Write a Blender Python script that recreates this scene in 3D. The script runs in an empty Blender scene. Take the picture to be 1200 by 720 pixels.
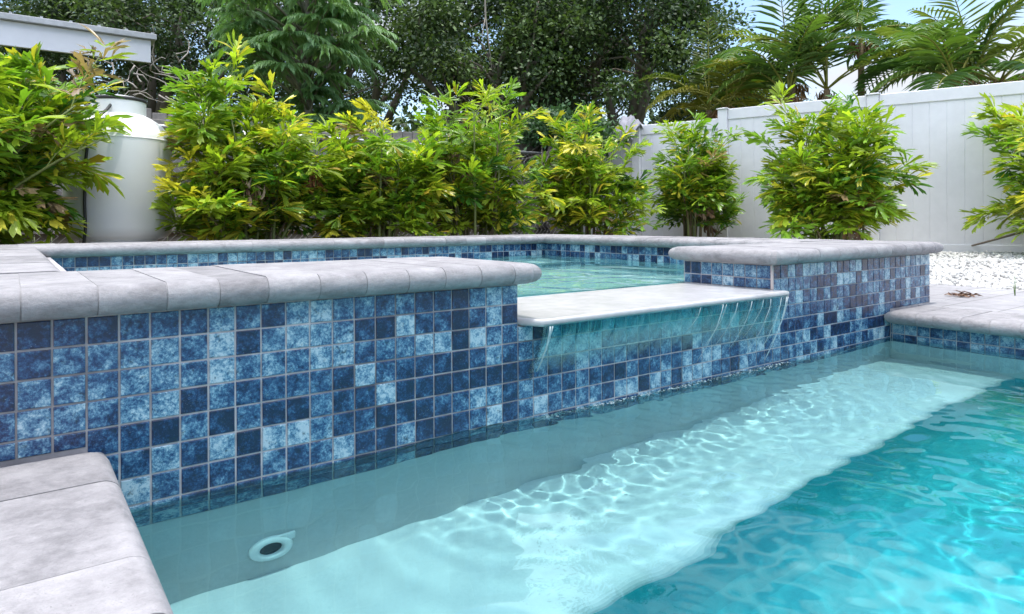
import bpy, math, random
import numpy as np
from mathutils import Matrix, Vector
S = bpy.context.scene
COL = S.collection
R = random.Random(7)
NR = np.random.default_rng(11)
PI = math.pi

# ------------------------------------------------------------------ helpers
def link(name, data, parent=None, loc=(0, 0, 0)):
    o = bpy.data.objects.new(name, data); COL.objects.link(o)
    o.location = loc
    if parent is not None:
        o.parent = parent
        o.location = Vector(loc) - parent.location
    return o
def tag(o, label=None, cat=None, group=None, kind=None):
    if label: o['label'] = label
    if cat: o['category'] = cat
    if group: o['group'] = group
    if kind: o['kind'] = kind
    return o
def thing(name, label, cat, loc=(0, 0, 0), group=None):
    o = bpy.data.objects.new(name, None); COL.objects.link(o); o.location = loc
    o.empty_display_size = .1
    return tag(o, label, cat, group)

class MB:
    """collects polygons, with a material index, a colour per face and a smooth flag"""
    def __init__(s): s.v = []; s.f = []; s.m = []; s.c = []; s.s = []
    def add(s, vs, fs, m=0, c=(.5, .5, .5), smooth=False):
        b = len(s.v); s.v.extend(vs)
        for f in fs:
            s.f.append([b + i for i in f]); s.m.append(m); s.c.append(c); s.s.append(smooth)
    def box(s, a, b, m=0, c=(.5, .5, .5), bev=0.0):
        x0, y0, z0 = a; x1, y1, z1 = b
        if bev <= 0:
            v = [(x0,y0,z0),(x1,y0,z0),(x1,y1,z0),(x0,y1,z0),(x0,y0,z1),(x1,y0,z1),(x1,y1,z1),(x0,y1,z1)]
            s.add(v, [(0,3,2,1),(4,5,6,7),(0,1,5,4),(1,2,6,5),(2,3,7,6),(3,0,4,7)], m, c)
            return
        poly = [(x0,y0),(x1,y0),(x1,y1),(x0,y1)]
        s.prism(poly, z0, z1, bev, [True]*4, m, c, steps=2)
    def prism(s, poly, z0, z1, r, rnd, m=0, c=(.5,.5,.5), steps=6, full=False, smooth=False, toponly=False):
        """vertical prism of a CCW outline, its top and bottom edges rounded where rnd says so; full = a bullnose of half the height"""
        n = len(poly)
        def inset(d):
            out = []
            L = []
            for i in range(n):
                a = np.array(poly[i]); b = np.array(poly[(i+1) % n]); t = b-a; t = t/np.linalg.norm(t)
                nn = np.array([-t[1], t[0]]); L.append((a+nn*(d if rnd[i] else 0), t))
            for i in range(n):
                p, t = L[i-1]; q, w = L[i]
                den = t[0]*w[1]-t[1]*w[0]
                if abs(den) < 1e-6: out.append(q)
                else:
                    k = ((q[0]-p[0])*w[1]-(q[1]-p[1])*w[0])/den; out.append(p+t*k)
            return out
        lv = []
        if full: r = (z1-z0)/2
        for k in range(steps+1):
            a = PI/2*k/steps
            lv.append((z0+r-r*math.cos(a) if not toponly else z0, r*(1-math.sin(a)) if not toponly else 0))
        for k in range(steps+1):
            a = PI/2*k/steps
            lv.append((z1-r+r*math.sin(a), r*(1-math.cos(a))))
        vs = []; seen = []
        for z, d in lv:
            if seen and abs(seen[-1][0]-z) < 1e-7 and abs(seen[-1][1]-d) < 1e-7: continue
            seen.append((z, d))
            for p in inset(d): vs.append((float(p[0]), float(p[1]), float(z)))
        K = len(seen)
        b = len(s.v); s.v.extend(vs)
        def put(f, sm):
            if sm or not smooth: s.f.append([b+i for i in f])
            else:
                b2 = len(s.v); s.v.extend(vs[i] for i in f); s.f.append(list(range(b2, b2+len(f))))
            s.m.append(m); s.c.append(c); s.s.append(sm)
        for k in range(K-1):
            for i in range(n):
                j = (i+1) % n
                put((k*n+i, k*n+j, (k+1)*n+j, (k+1)*n+i), smooth and bool(rnd[i]))
        put(tuple(reversed(range(n))), False)
        put(tuple((K-1)*n+i for i in range(n)), False)
    def tube(s, pts, rad, m=0, c=(.5,.5,.5), n=6, smooth=True, cap=True):
        pts = [Vector(p) for p in pts]
        if not hasattr(rad, '__len__'): rad = [rad]*len(pts)
        vs = []; up = Vector((.13, .21, 1)).normalized()
        for i, p in enumerate(pts):
            t = (pts[min(i+1, len(pts)-1)]-pts[max(i-1, 0)])
            t = t.normalized() if t.length > 1e-9 else Vector((0,0,1))
            a = t.cross(up)
            if a.length < .05: a = t.cross(Vector((1, 0, 0)))
            a.normalize(); b2 = t.cross(a)
            for k in range(n):
                w = 2*PI*k/n; vs.append(tuple(p+(a*math.cos(w)+b2*math.sin(w))*rad[i]))
        fs = []
        for i in range(len(pts)-1):
            for k in range(n):
                j = (k+1) % n; fs.append((i*n+k, i*n+j, (i+1)*n+j, (i+1)*n+k))
        if cap:
            fs.append(tuple(range(n))[::-1]); fs.append(tuple((len(pts)-1)*n+k for k in range(n)))
        s.add(vs, fs, m, c, smooth)
    def lathe(s, prof, cx, cy, n=48, m=0, c=(.5,.5,.5), smooth=True):
        vs = [(cx+r*math.cos(2*PI*k/n), cy+r*math.sin(2*PI*k/n), z) for r, z in prof for k in range(n)]
        fs = [(i*n+k, i*n+(k+1) % n, (i+1)*n+(k+1) % n, (i+1)*n+k) for i in range(len(prof)-1) for k in range(n)]
        s.add(vs, fs, m, c, smooth)
    def build(s, name, mats, parent=None, loc=(0,0,0)):
        me = bpy.data.meshes.new(name)
        me.from_pydata(s.v, [], s.f)
        if not isinstance(mats, (list, tuple)): mats = [mats]
        for m in mats: me.materials.append(m)
        me.polygons.foreach_set('material_index', s.m)
        me.polygons.foreach_set('use_smooth', s.s)
        at = me.attributes.new('col', 'FLOAT_COLOR', 'FACE')
        at.data.foreach_set('color', [x for c in s.c for x in (c[0], c[1], c[2], 1)])
        me.update()
        return link(name, me, parent, loc)

def np_mesh(name, V, T, C, mat, parent=None, smooth=False):
    """triangles with a colour per vertex"""
    me = bpy.data.meshes.new(name)
    V = np.asarray(V, np.float32); T = np.asarray(T, np.int32)
    me.vertices.add(len(V)); me.vertices.foreach_set('co', V.ravel())
    k = T.shape[1]
    me.loops.add(T.size); me.loops.foreach_set('vertex_index', T.ravel())
    me.polygons.add(len(T)); me.polygons.foreach_set('loop_start', np.arange(0, T.size, k, dtype=np.int32))
    if smooth: me.polygons.foreach_set('use_smooth', np.ones(len(T), bool))
    if C is not None:
        at = me.attributes.new('col', 'FLOAT_COLOR', 'POINT')
        at.data.foreach_set('color', np.concatenate([C, np.ones((len(C), 1))], 1).astype(np.float32).ravel())
    me.materials.append(mat); me.update(calc_edges=True); me.validate()
    return link(name, me, parent)

class G:
    """node-graph shorthand"""
    def __init__(s, name):
        s.mat = bpy.data.materials.new(name); s.mat.use_nodes = True
        s.nt = s.mat.node_tree; s.nt.nodes.clear()
        s.out = s.nt.nodes.new('ShaderNodeOutputMaterial')
    def n(s, t, **kw):
        nd = s.nt.nodes.new(t)
        for k, v in kw.items():
            if k in ('ins',):
                for a, b in v.items(): s.put(nd, a, b)
            else: setattr(nd, k, v)
        return nd
    def put(s, nd, a, b):
        sock = nd.inputs[a]
        if isinstance(b, bpy.types.NodeSocket): s.nt.links.new(b, sock)
        else: sock.default_value = b
    def noise(s, vec, scale, detail=4, rough=.55, out=0, dim=None):
        nd = s.n('ShaderNodeTexNoise', ins={'Scale': scale, 'Detail': detail, 'Roughness': rough})
        if vec is not None: s.nt.links.new(vec, nd.inputs['Vector'])
        return nd.outputs[out]
    def ramp(s, fac, stops, mode='LINEAR'):
        nd = s.n('ShaderNodeValToRGB'); cr = nd.color_ramp; cr.interpolation = mode
        while len(cr.elements) < len(stops): cr.elements.new(.5)
        for e, (p, c) in zip(cr.elements, stops):
            e.position = p; e.color = (*c, 1) if len(c) == 3 else c
        s.nt.links.new(fac, nd.inputs[0]); return nd.outputs[0]
    def math(s, op, a, b=0.0, c=None, clamp=False):
        nd = s.n('ShaderNodeMath', operation=op, use_clamp=clamp); s.put(nd, 0, a); s.put(nd, 1, b)
        if c is not None: s.put(nd, 2, c)
        return nd.outputs[0]
    def mix(s, fac, a, b, blend='MIX'):
        nd = s.n('ShaderNodeMix', data_type='RGBA', blend_type=blend)
        s.put(nd, 0, fac)
        for i, x in ((6, a), (7, b)):
            s.put(nd, i, (*x, 1) if isinstance(x, tuple) and len(x) == 3 else x)
        return nd.outputs[2]
    def attr(s, name='col', out='Color'):
        return s.n('ShaderNodeAttribute', attribute_name=name).outputs[out]
    def coords(s, kind='Object'): return s.n('ShaderNodeTexCoord').outputs[kind]
    def bump(s, h, strength=.3, dist=.01):
        return s.n('ShaderNodeBump', ins={'Height': h, 'Strength': strength, 'Distance': dist}).outputs[0]
    def principled(s, **kw):
        nd = s.n('ShaderNodeBsdfPrincipled')
        for k, v in kw.items(): s.put(nd, k, (*v, 1) if isinstance(v, tuple) and len(v) == 3 else v)
        s.nt.links.new(nd.outputs[0], s.out.inputs[0]); return nd

# ------------------------------------------------------------------ camera
F_PX, TH, ROLL, HV, CZ = 793.4, math.radians(36.56), math.radians(-.27), 259.25, .552
cam = bpy.data.cameras.new('camera'); co = bpy.data.objects.new('camera', cam); COL.objects.link(co)
cam.sensor_width = 36; cam.lens = 36*F_PX/1200; cam.shift_y = -(360-HV)/1200
cam.clip_start = .02; cam.clip_end = 2000
co.matrix_world = Matrix.Translation((0, 0, CZ)) @ Matrix.Rotation(-TH, 4, 'Z') @ Matrix.Rotation(PI/2, 4, 'X') @ Matrix.Rotation(ROLL, 4, 'Z')
S.camera = co
def at(u, fw, z=0.0):
    """ground position seen in picture column u at forward distance fw"""
    r = (u-600)/F_PX*fw
    return Vector((fw*math.sin(TH)+r*math.cos(TH), fw*math.cos(TH)-r*math.sin(TH), z))
def zat(v, fw): return CZ+(HV+1-v)/F_PX*fw

# ------------------------------------------------------------------ render + world + sun
c = S.cycles if hasattr(S, 'cycles') else None
S.render.engine = 'CYCLES'
S.cycles.use_denoising = True
try: S.cycles.denoiser = 'OPENIMAGEDENOISE'
except Exception: pass
S.cycles.max_bounces = 9; S.cycles.diffuse_bounces = 4; S.cycles.glossy_bounces = 4
S.cycles.transmission_bounces = 6; S.cycles.transparent_max_bounces = 10
S.cycles.caustics_refractive = True; S.cycles.caustics_reflective = False
S.cycles.sample_clamp_indirect = 6.0; S.cycles.blur_glossy = .3
vs_ = S.view_settings
vs_.view_transform = 'Standard'; vs_.look = 'None'; vs_.gamma = 1; vs_.use_curve_mapping = False
vs_.exposure = 0.95

SUN_EL, SUN_AZ = math.radians(85.2), math.radians(-53)      # azimuth measured from +X towards +Y
W = bpy.data.worlds.new('World'); S.world = W; W.use_nodes = True
nt = W.node_tree; nt.nodes.clear()
wo = nt.nodes.new('ShaderNodeOutputWorld'); bg = nt.nodes.new('ShaderNodeBackground')
sky = nt.nodes.new('ShaderNodeTexSky'); sky.sky_type = 'NISHITA'; sky.sun_disc = False
sky.sun_elevation = SUN_EL; sky.sun_rotation = PI/2-SUN_AZ
sky.air_density = 1.0; sky.dust_density = .25; sky.ozone_density = 1.2
tc = nt.nodes.new('ShaderNodeTexCoord')
mp = nt.nodes.new('ShaderNodeMapping'); mp.inputs['Scale'].default_value = (1, 1, 2.6); mp.inputs['Location'].default_value = (.35, 1.3, .2)
nz = nt.nodes.new('ShaderNodeTexNoise'); nz.inputs['Scale'].default_value = 2.3; nz.inputs['Detail'].default_value = 8; nz.inputs['Roughness'].default_value = .58
cr = nt.nodes.new('ShaderNodeValToRGB'); cr.color_ramp.elements[0].position = .46; cr.color_ramp.elements[1].position = .60
cr.color_ramp.elements[0].color = (0, 0, 0, 1)
mx = nt.nodes.new('ShaderNodeMix'); mx.data_type = 'RGBA'
sz = nt.nodes.new('ShaderNodeSeparateXYZ'); mr = nt.nodes.new('ShaderNodeMapRange'); mr.inputs[1].default_value = .30; mr.inputs[2].default_value = .75
cm = nt.nodes.new('ShaderNodeMix'); cm.data_type = 'RGBA'; cm.inputs[6].default_value = (3.1, 3.25, 3.5, 1); cm.inputs[7].default_value = (22, 22.2, 22.6, 1)  # clouds overhead, out of view, are brightened well above the low ones as added fill
nt.links.new(tc.outputs['Generated'], sz.inputs[0]); nt.links.new(sz.outputs[2], mr.inputs[0]); nt.links.new(mr.outputs[0], cm.inputs[0]); nt.links.new(cm.outputs[2], mx.inputs[7])
nt.links.new(tc.outputs['Generated'], mp.inputs[0]); nt.links.new(mp.outputs[0], nz.inputs['Vector'])
nt.links.new(nz.outputs[0], cr.inputs[0]); nt.links.new(cr.outputs[0], mx.inputs[0])
nt.links.new(sky.outputs[0], mx.inputs[6]); nt.links.new(mx.outputs[2], bg.inputs[0])
bg.inputs[1].default_value = .15
nt.links.new(bg.outputs[0], wo.inputs[0])
sl = bpy.data.lights.new('sun', 'SUN'); sl.energy = 2.0; sl.angle = math.radians(.5); sl.color = (1, .965, .9)
so = bpy.data.objects.new('sun', sl); COL.objects.link(so)
d = Vector((math.cos(SUN_EL)*math.cos(SUN_AZ), math.cos(SUN_EL)*math.sin(SUN_AZ), math.sin(SUN_EL)))
so.rotation_euler = d.to_track_quat('Z', 'Y').to_euler(); so.location = (2, 2, 12)
sl.cycles.is_caustics_light = True

# ------------------------------------------------------------------ materials
def m_tile():
    g = G('glazed_blue_tile'); p = g.coords(); at_ = g.n('ShaderNodeSeparateColor'); g.put(at_, 0, g.attr())
    r, k, w = at_.outputs
    off = g.n('ShaderNodeCombineXYZ', ins={'X': g.math('MULTIPLY', k, 37.), 'Y': g.math('MULTIPLY', w, 53.), 'Z': g.math('MULTIPLY', k, 19.)})
    v = g.n('ShaderNodeVectorMath', operation='ADD'); g.put(v, 0, p); g.put(v, 1, off.outputs[0])
    big = g.noise(v.outputs[0], 34, 4, .6); mid = g.noise(v.outputs[0], 170, 6, .78)
    a = g.math('MULTIPLY_ADD', g.math('SUBTRACT', big, .5), 1.7, r)
    a = g.math('MULTIPLY_ADD', g.math('SUBTRACT', mid, .5), 2.1, a)
    col = g.ramp(a, [(0, (.006, .014, .044)), (.25, (.012, .036, .108)), (.48, (.032, .095, .195)), (.7, (.105, .225, .325)), (.92, (.27, .40, .48)), (1, (.38, .49, .55))])
    pit = g.noise(v.outputs[0], 60, 4, .7)
    col = g.mix(g.math('MULTIPLY', g.ramp(pit, [(.58, (0,0,0)), (.70, (1,1,1))]), .7), col, (.012, .02, .03))
    spk = g.noise(v.outputs[0], 420, 2, .5)
    col = g.mix(g.math('MULTIPLY', g.ramp(spk, [(.69, (0,0,0)), (.76, (1,1,1))]), .35), col, (.6, .7, .78))
    h = g.math('ADD', mid, big)
    g.principled(**{'Base Color': col, 'Roughness': g.math('MULTIPLY_ADD', mid, .25, .10), 'Normal': g.bump(h, .35, .0025), 'Specular IOR Level': .5})
    return g.mat
def m_grout():
    g = G('pale_grout'); p = g.coords()
    n = g.noise(p, 35, 5, .6); n2 = g.noise(p, 3.2, 3, .6)
    col = g.ramp(n, [(.3, (.32, .30, .31)), (.7, (.52, .49, .50))])
    col = g.mix(g.ramp(n2, [(.45, (0,0,0)), (.7, (1,1,1))]), col, (.14, .13, .14))
    g.principled(**{'Base Color': col, 'Roughness': .85, 'Normal': g.bump(n, .4, .002)}); return g.mat
def m_stone(name='grey_stone_coping', light=(.315, .30, .308), dark=(.20, .19, .197)):
    g = G(name); p = g.coords(); sp = g.n('ShaderNodeSeparateColor'); g.put(sp, 0, g.attr())
    off = g.n('ShaderNodeCombineXYZ', ins={'X': g.math('MULTIPLY', sp.outputs[1], 11.), 'Y': g.math('MULTIPLY', sp.outputs[2], 17.), 'Z': 0.})
    v = g.n('ShaderNodeVectorMath', operation='ADD'); g.put(v, 0, p); g.put(v, 1, off.outputs[0])
    st = g.n('ShaderNodeMapping'); st.inputs['Scale'].default_value = (1, 1, 2.2); g.put(st, 0, v.outputs[0])
    a = g.noise(st.outputs[0], 11, 8, .68); b = g.noise(st.outputs[0], 48, 6, .75); f = g.noise(v.outputs[0], 420, 3, .6)
    t = g.math('ADD', g.math('MULTIPLY', a, .6), g.math('MULTIPLY', b, .4))
    t = g.math('ADD', t, g.math('MULTIPLY', g.math('SUBTRACT', sp.outputs[0], .5), .18))
    col = g.ramp(t, [(.30, tuple(x*.6 for x in dark)), (.43, dark), (.51, tuple((x+y)/2 for x, y in zip(light, dark))), (.60, light), (.75, tuple(min(1, x*1.12) for x in light))])
    pit = g.ramp(f, [(.60, (0,0,0)), (.72, (1,1,1))])
    pit2 = g.math('MULTIPLY', pit, g.ramp(b, [(.48, (0,0,0)), (.6, (1,1,1))]))
    col = g.mix(g.math('MULTIPLY', pit2, .4), col, tuple(x*.45 for x in dark))
    h = g.math('SUBTRACT', g.math('MULTIPLY_ADD', b, 1., g.math('MULTIPLY', f, .3)), pit2)
    g.principled(**{'Base Color': col, 'Roughness': g.math('MULTIPLY_ADD', b, .3, .5), 'Normal': g.bump(h, .6, .004), 'Specular IOR Level': .35}); return g.mat
def m_plain(name, col, rough=.6, bump=.15, scale=40, var=.15, metal=0.0, spec=.5):
    g = G(name); p = g.coords(); n = g.noise(p, scale, 5, .6); n2 = g.noise(p, scale*.12, 4, .6)
    t = g.math('MULTIPLY_ADD', n, .5, g.math('MULTIPLY', n2, .5))
    cc = g.ramp(t, [(.3, tuple(x*(1-var) for x in col)), (.7, tuple(min(1, x*(1+var*.6)) for x in col))])
    g.principled(**{'Base Color': cc, 'Roughness': rough, 'Metallic': metal, 'Normal': g.bump(n, bump, .004), 'Specular IOR Level': spec}); return g.mat
def m_plaster(name='pool_plaster', cols=((.515, .535, .54), (.59, .60, .60), (.645, .645, .64)), spk=(.36, .50, .53)):
    g = G(name); p = g.coords(); n = g.noise(p, 60, 5, .7); n2 = g.noise(p, 4, 5, .6); n3 = g.noise(p, 330, 2, .5)
    t = g.math('MULTIPLY_ADD', n, .35, g.math('MULTIPLY', n2, .65))
    col = g.ramp(t, [(.32, cols[0]), (.5, cols[1]), (.7, cols[2])])
    col = g.mix(g.math('MULTIPLY', g.ramp(n3, [(.62, (0,0,0)), (.7, (1,1,1))]), .25), col, spk)
    g.principled(**{'Base Color': col, 'Roughness': .75, 'Normal': g.bump(n, .25, .003)}); return g.mat
def m_water(name='pool_water', tint=(.645, .915, .935)):
    g = G(name)
    gl = g.n('ShaderNodeBsdfGlass', ins={'IOR': 1.333, 'Roughness': 0.0, 'Color': (*tint, 1)})
    g.nt.links.new(gl.outputs[0], g.out.inputs['Surface']); return g.mat
def m_leaf(name, trans=.4, rough=.42, spec=.5, gain=1.0, stripe=0):
    g = G(name); col = g.attr(); p = g.coords()
    n = g.noise(p, 28, 3, .6)
    col = g.mix(g.math('MULTIPLY', n, .35), col, g.mix(1.0, col, (.55, .5, .4), 'MULTIPLY'))
    pr = g.n('ShaderNodeBsdfPrincipled', ins={'Base Color': col, 'Roughness': rough, 'Specular IOR Level': spec})
    tr = g.n('ShaderNodeBsdfTranslucent', ins={'Color': g.mix(1.0, col, (1.0*gain, 1.12*gain, .5, 1), 'MULTIPLY')})
    ms = g.n('ShaderNodeMixShader', ins={0: trans}); g.nt.links.new(pr.outputs[0], ms.inputs[1]); g.nt.links.new(tr.outputs[0], ms.inputs[2])
    g.nt.links.new(ms.outputs[0], g.out.inputs[0]); return g.mat
def m_vcol(name, rough=.8, bump=.3, scale=60):
    g = G(name); p = g.coords(); n = g.noise(p, scale, 5, .6)
    col = g.mix(g.math('MULTIPLY', n, .6), g.attr(), g.mix(1., g.attr(), (.4, .38, .36, 1), 'MULTIPLY'))
    g.principled(**{'Base Color': col, 'Roughness': rough, 'Normal': g.bump(n, bump, .006)}); return g.mat
M = dict(tile=m_tile(), grout=m_grout(), stone=m_stone(), plaster=m_plaster(), water=m_water(), deep=m_plaster('depth_tinted_plaster', ((.028, .40, .44), (.038, .45, .49), (.055, .49, .53)), (.012, .25, .34)), tub=m_plaster('aqua_tub_finish', ((.30, .56, .57), (.36, .62, .62), (.42, .67, .66)), (.1, .3, .32)),  # deep: the water's absorption at depth is put into this plaster's colour
         spa_water=m_water('spa_water', (.86, .97, .97)), leaf=m_leaf('fishtail_leaf', .45, .34, .6), oak=m_leaf('oak_leaf', .25, .5, .35),
         feather=m_leaf('feathery_leaf', .35, .45), palm=m_leaf('palm_leaf', .3, .4), bark=m_vcol('bark', .9, .6, 40),
         cane=m_vcol('cane_stem', .6, .2, 50), vinyl=m_plain('white_vinyl', (.75, .74, .78), .38, .06, 9, .09),
         marble=m_plain('white_marble_slab', (.45, .44, .445), .25, .15, 16, .3), tank=m_plain('white_tank_enamel', (.84, .83, .84), .36, .04, 7, .06),
         black=m_plain('black_rubber', (.02, .02, .02), .5), steel=m_plain('galvanised_wire', (.5, .5, .51), .4, .1, 60, .2, .7),
         wood=m_plain('weathered_wood', (.22, .20, .185), .85, .5, 30, .4), fascia=m_plain('white_fascia_paint', (.70, .70, .76), .5, .06, 10, .06),
         roofmetal=m_plain('roof_metal', (.42, .43, .46), .5, .2, 20, .3), pvc=m_plain('white_plastic', (.82, .84, .84), .3, .02, 20, .03),
         pebble=m_vcol('white_pebble', .7, .3, 90), soil=m_plain('mulch_soil', (.10, .075, .05), .95, .9, 25, .5),
         dry=m_vcol('dry_leaf', .8, .2, 60), cloth=m_plain('grey_cloth', (.24, .235, .27), .9, .3, 50, .2), joint=m_plain('stone_joint', (.27, .26, .265), .9, .3, 60, .3), core=m_plain('concrete_core', (.35, .34, .34), .9, .3, 30, .2))

# ------------------------------------------------------------------ setting numbers
P = .0528; X0 = .0075; D = 1.482
WX0, WX1 = .098, X0+62*P            # the pool's left and right walls
NX1, NX2, NX3 = X0+21*P, X0+44*P, X0+70*P   # spill notch left / right, pillar right end
TT = .3783                          # tile top
CT = .438                           # spa coping top
DT, DU = .134, .075                 # deck coping top / underside
POOL_Y0 = -5.5

def tiles(mb, o, ud, vd, n_out, ulines, zlines, seed, g=.0018):
    """individual bevelled tiles on a plane; o = origin, ud = horizontal direction"""
    rr = random.Random(seed); o = Vector(o); ud = Vector(ud); vd = Vector(vd); nn = Vector(n_out)
    flip = ud.cross(vd).dot(nn) < 0
    for j in range(len(zlines)-1):
        prev = .5
        for i in range(len(ulines)-1):
            a0, a1 = ulines[i]+g, ulines[i+1]-g; b0, b1 = min(zlines[j], zlines[j+1])+g, max(zlines[j], zlines[j+1])-g
            if a1-a0 < .004 or b1-b0 < .004: continue
            w = rr.random()
            base = rr.choice((.06, .12, .2, .28, .38, .46, .52, .58, .64, .70, .78, .86)) if w > .16 else prev
            prev = base
            cc = (base+rr.uniform(-.05, .05), rr.random(), rr.random())
            t0 = rr.uniform(-.0004, .0004); tx = rr.uniform(-.0006, .0006); tz = rr.uniform(-.0006, .0006)
            def pt(a, b, h):
                q = o+ud*a+vd*b+nn*h; return tuple(q)
            bv = .0016; h = .0026+t0
            a0 += rr.uniform(-.0005, .0005); b0 += rr.uniform(-.0005, .0005)
            def ht(a, b): return h+(tx*((a-a0)/(a1-a0)-.5)+tz*((b-b0)/(b1-b0)-.5))
            vs = [pt(a0, b0, 0), pt(a1, b0, 0), pt(a1, b1, 0), pt(a0, b1, 0)]
            vs += [pt(a, b, ht(a, b)*.75) for a, b in ((a0+bv*.25, b0+bv*.25), (a1-bv*.25, b0+bv*.25), (a1-bv*.25, b1-bv*.25), (a0+bv*.25, b1-bv*.25))]
            vs += [pt(a, b, ht(a, b)) for a, b in ((a0+bv, b0+bv), (a1-bv, b0+bv), (a1-bv, b1-bv), (a0+bv, b1-bv))]
            fs = [(8, 9, 10, 11)]
            for k in (0, 4):
                fs += [(k, k+1, k+5, k+4), (k+1, k+2, k+6, k+5), (k+2, k+3, k+7, k+6), (k+3, k, k+4, k+7)]
            if flip: fs = [f[::-1] for f in fs]
            mb.add(vs, fs, 0, cc)
ZL = [.3255-P*k for k in range(9)]       # horizontal grout lines
def ulist(a, b, phase=X0):
    k0 = math.ceil((a-phase)/P-1e-6); L = [a]
    x = phase+k0*P
    while x < b-1e-6:
        if x > a+.002: L.append(x)
        x += P
    L.append(b); return L
def panel(name, parent, specs):
    """tile cladding: list of (origin, ud, normal, ulines, zlines, seed)"""
    mb = MB()
    for o, ud, n, ul, zl, seed in specs:
        tiles(mb, o, ud, (0, 0, 1), n, ul, zl, seed)
    return mb.build(name, [M['tile']], parent)

# ------------------------------------------------------------------ raised spa
spa = thing('raised_spa', 'raised hot tub clad in mottled blue square tiles with grey stone rim and spillway', 'hot tub', (2.0, 2.9, .134))
SX0, SXI0, SXI1, SYI0, SYI1, SYB = -1.0, .16, 3.36, 1.90, 4.10, 4.55
mb = MB()   # concrete body; its faces are the grout joints between the tiles
zb = -.30
def wall_box(a, b): mb.box(a, b, 0)
wall_box((SX0, D, -.6), (NX1, SYI0, TT+.004))
wall_box((NX1, D, -.6), (NX2, SYI0, .264))
wall_box((NX2, D, -.6), (NX3, SYI0, TT+.004))
wall_box((SX0, SYI0, -.6), (SXI0, SYB, TT+.004))
wall_box((SXI1, SYI0, -.6), (NX3+.05, SYB, TT+.004))
wall_box((SXI0, SYI1, -.6), (SXI1, SYB, TT+.004))
mb.build('wall', [M['grout']], spa)
top = [TT]+ZL; 
zdeck = [z for z in top if z > DT+.005]+[DT+.001]
zweir = [.263]+[z for z in top if z < .25]
zsp = [TT, .3255, .2727, .2199, .1671]
left = ulist(SX0, NX1); li = [x for x in left if x <= WX0+.001]+[WX0]; 
specs = [((0, D, 0), (1, 0, 0), (0, -1, 0), ulist(SX0, X0+2*P), zdeck, 3),
         ((0, D, 0), (1, 0, 0), (0, -1, 0), ulist(X0+2*P, NX1), top, 4),
         ((0, D, 0), (1, 0, 0), (0, -1, 0), ulist(NX1, NX2), zweir, 21),
         ((0, D, 0), (1, 0, 0), (0, -1, 0), ulist(NX2, WX1), top, 6),
         ((0, D, 0), (1, 0, 0), (0, -1, 0), ulist(WX1, NX3), zdeck, 7),
         ((NX2, 0, 0), (0, 1, 0), (-1, 0, 0), [D+.004]+[D+.012+P*k for k in range(1, 8)]+[1.897], [TT, .3255, .286], 8),
         ((NX1, 0, 0), (0, 1, 0), (1, 0, 0), [D+.004]+[D+.012+P*k for k in range(1, 8)], [TT, .3255, .286], 9)]
panel('wall_tiles', spa, specs)
panel('inner_tile_band', spa, [((0, SYI1, 0), (1, 0, 0), (0, -1, 0), ulist(SXI0, SXI1, SXI0), zsp, 10),
         ((SXI1, 0, 0), (0, 1, 0), (-1, 0, 0), ulist(SYI0, SYI1, SYI0), zsp, 11),
         ((SXI0, 0, 0), (0, 1, 0), (1, 0, 0), ulist(SYI0, SYI1, SYI0), zsp, 12)])
mb = MB()   # plaster basin of the tub
z0, z1 = -.52, .165; q = .004
mb.add([(SXI0+q, SYI0+q, z0), (SXI1-q, SYI0+q, z0), (SXI1-q, SYI1-q, z0), (SXI0+q, SYI1-q, z0)], [(0, 1, 2, 3)])
for a, b in (((SXI0+q, SYI0+q), (SXI1-q, SYI0+q)), ((SXI1-q, SYI0+q), (SXI1-q, SYI1-q)), ((SXI1-q, SYI1-q), (SXI0+q, SYI1-q)), ((SXI0+q, SYI1-q), (SXI0+q, SYI0+q))):
    mb.add([(*a, z0), (*b, z0), (*b, z1), (*a, z1)], [(3, 2, 1, 0)])
mb.box((SXI0+.01, SYI1-.45, z0+.005), (SXI1-.01, SYI1-.008, -.14), bev=.03)
mb.build('basin', [M['tub']], spa)
mb = MB(); mb.box((NX2-.0035, D-.0045, .286), (NX2+.0035, D+.004, TT), bev=.001)
mb.build('corner_trim', [m_plain('tan_trim', (.50, .42, .40), .7)], spa)

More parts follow.
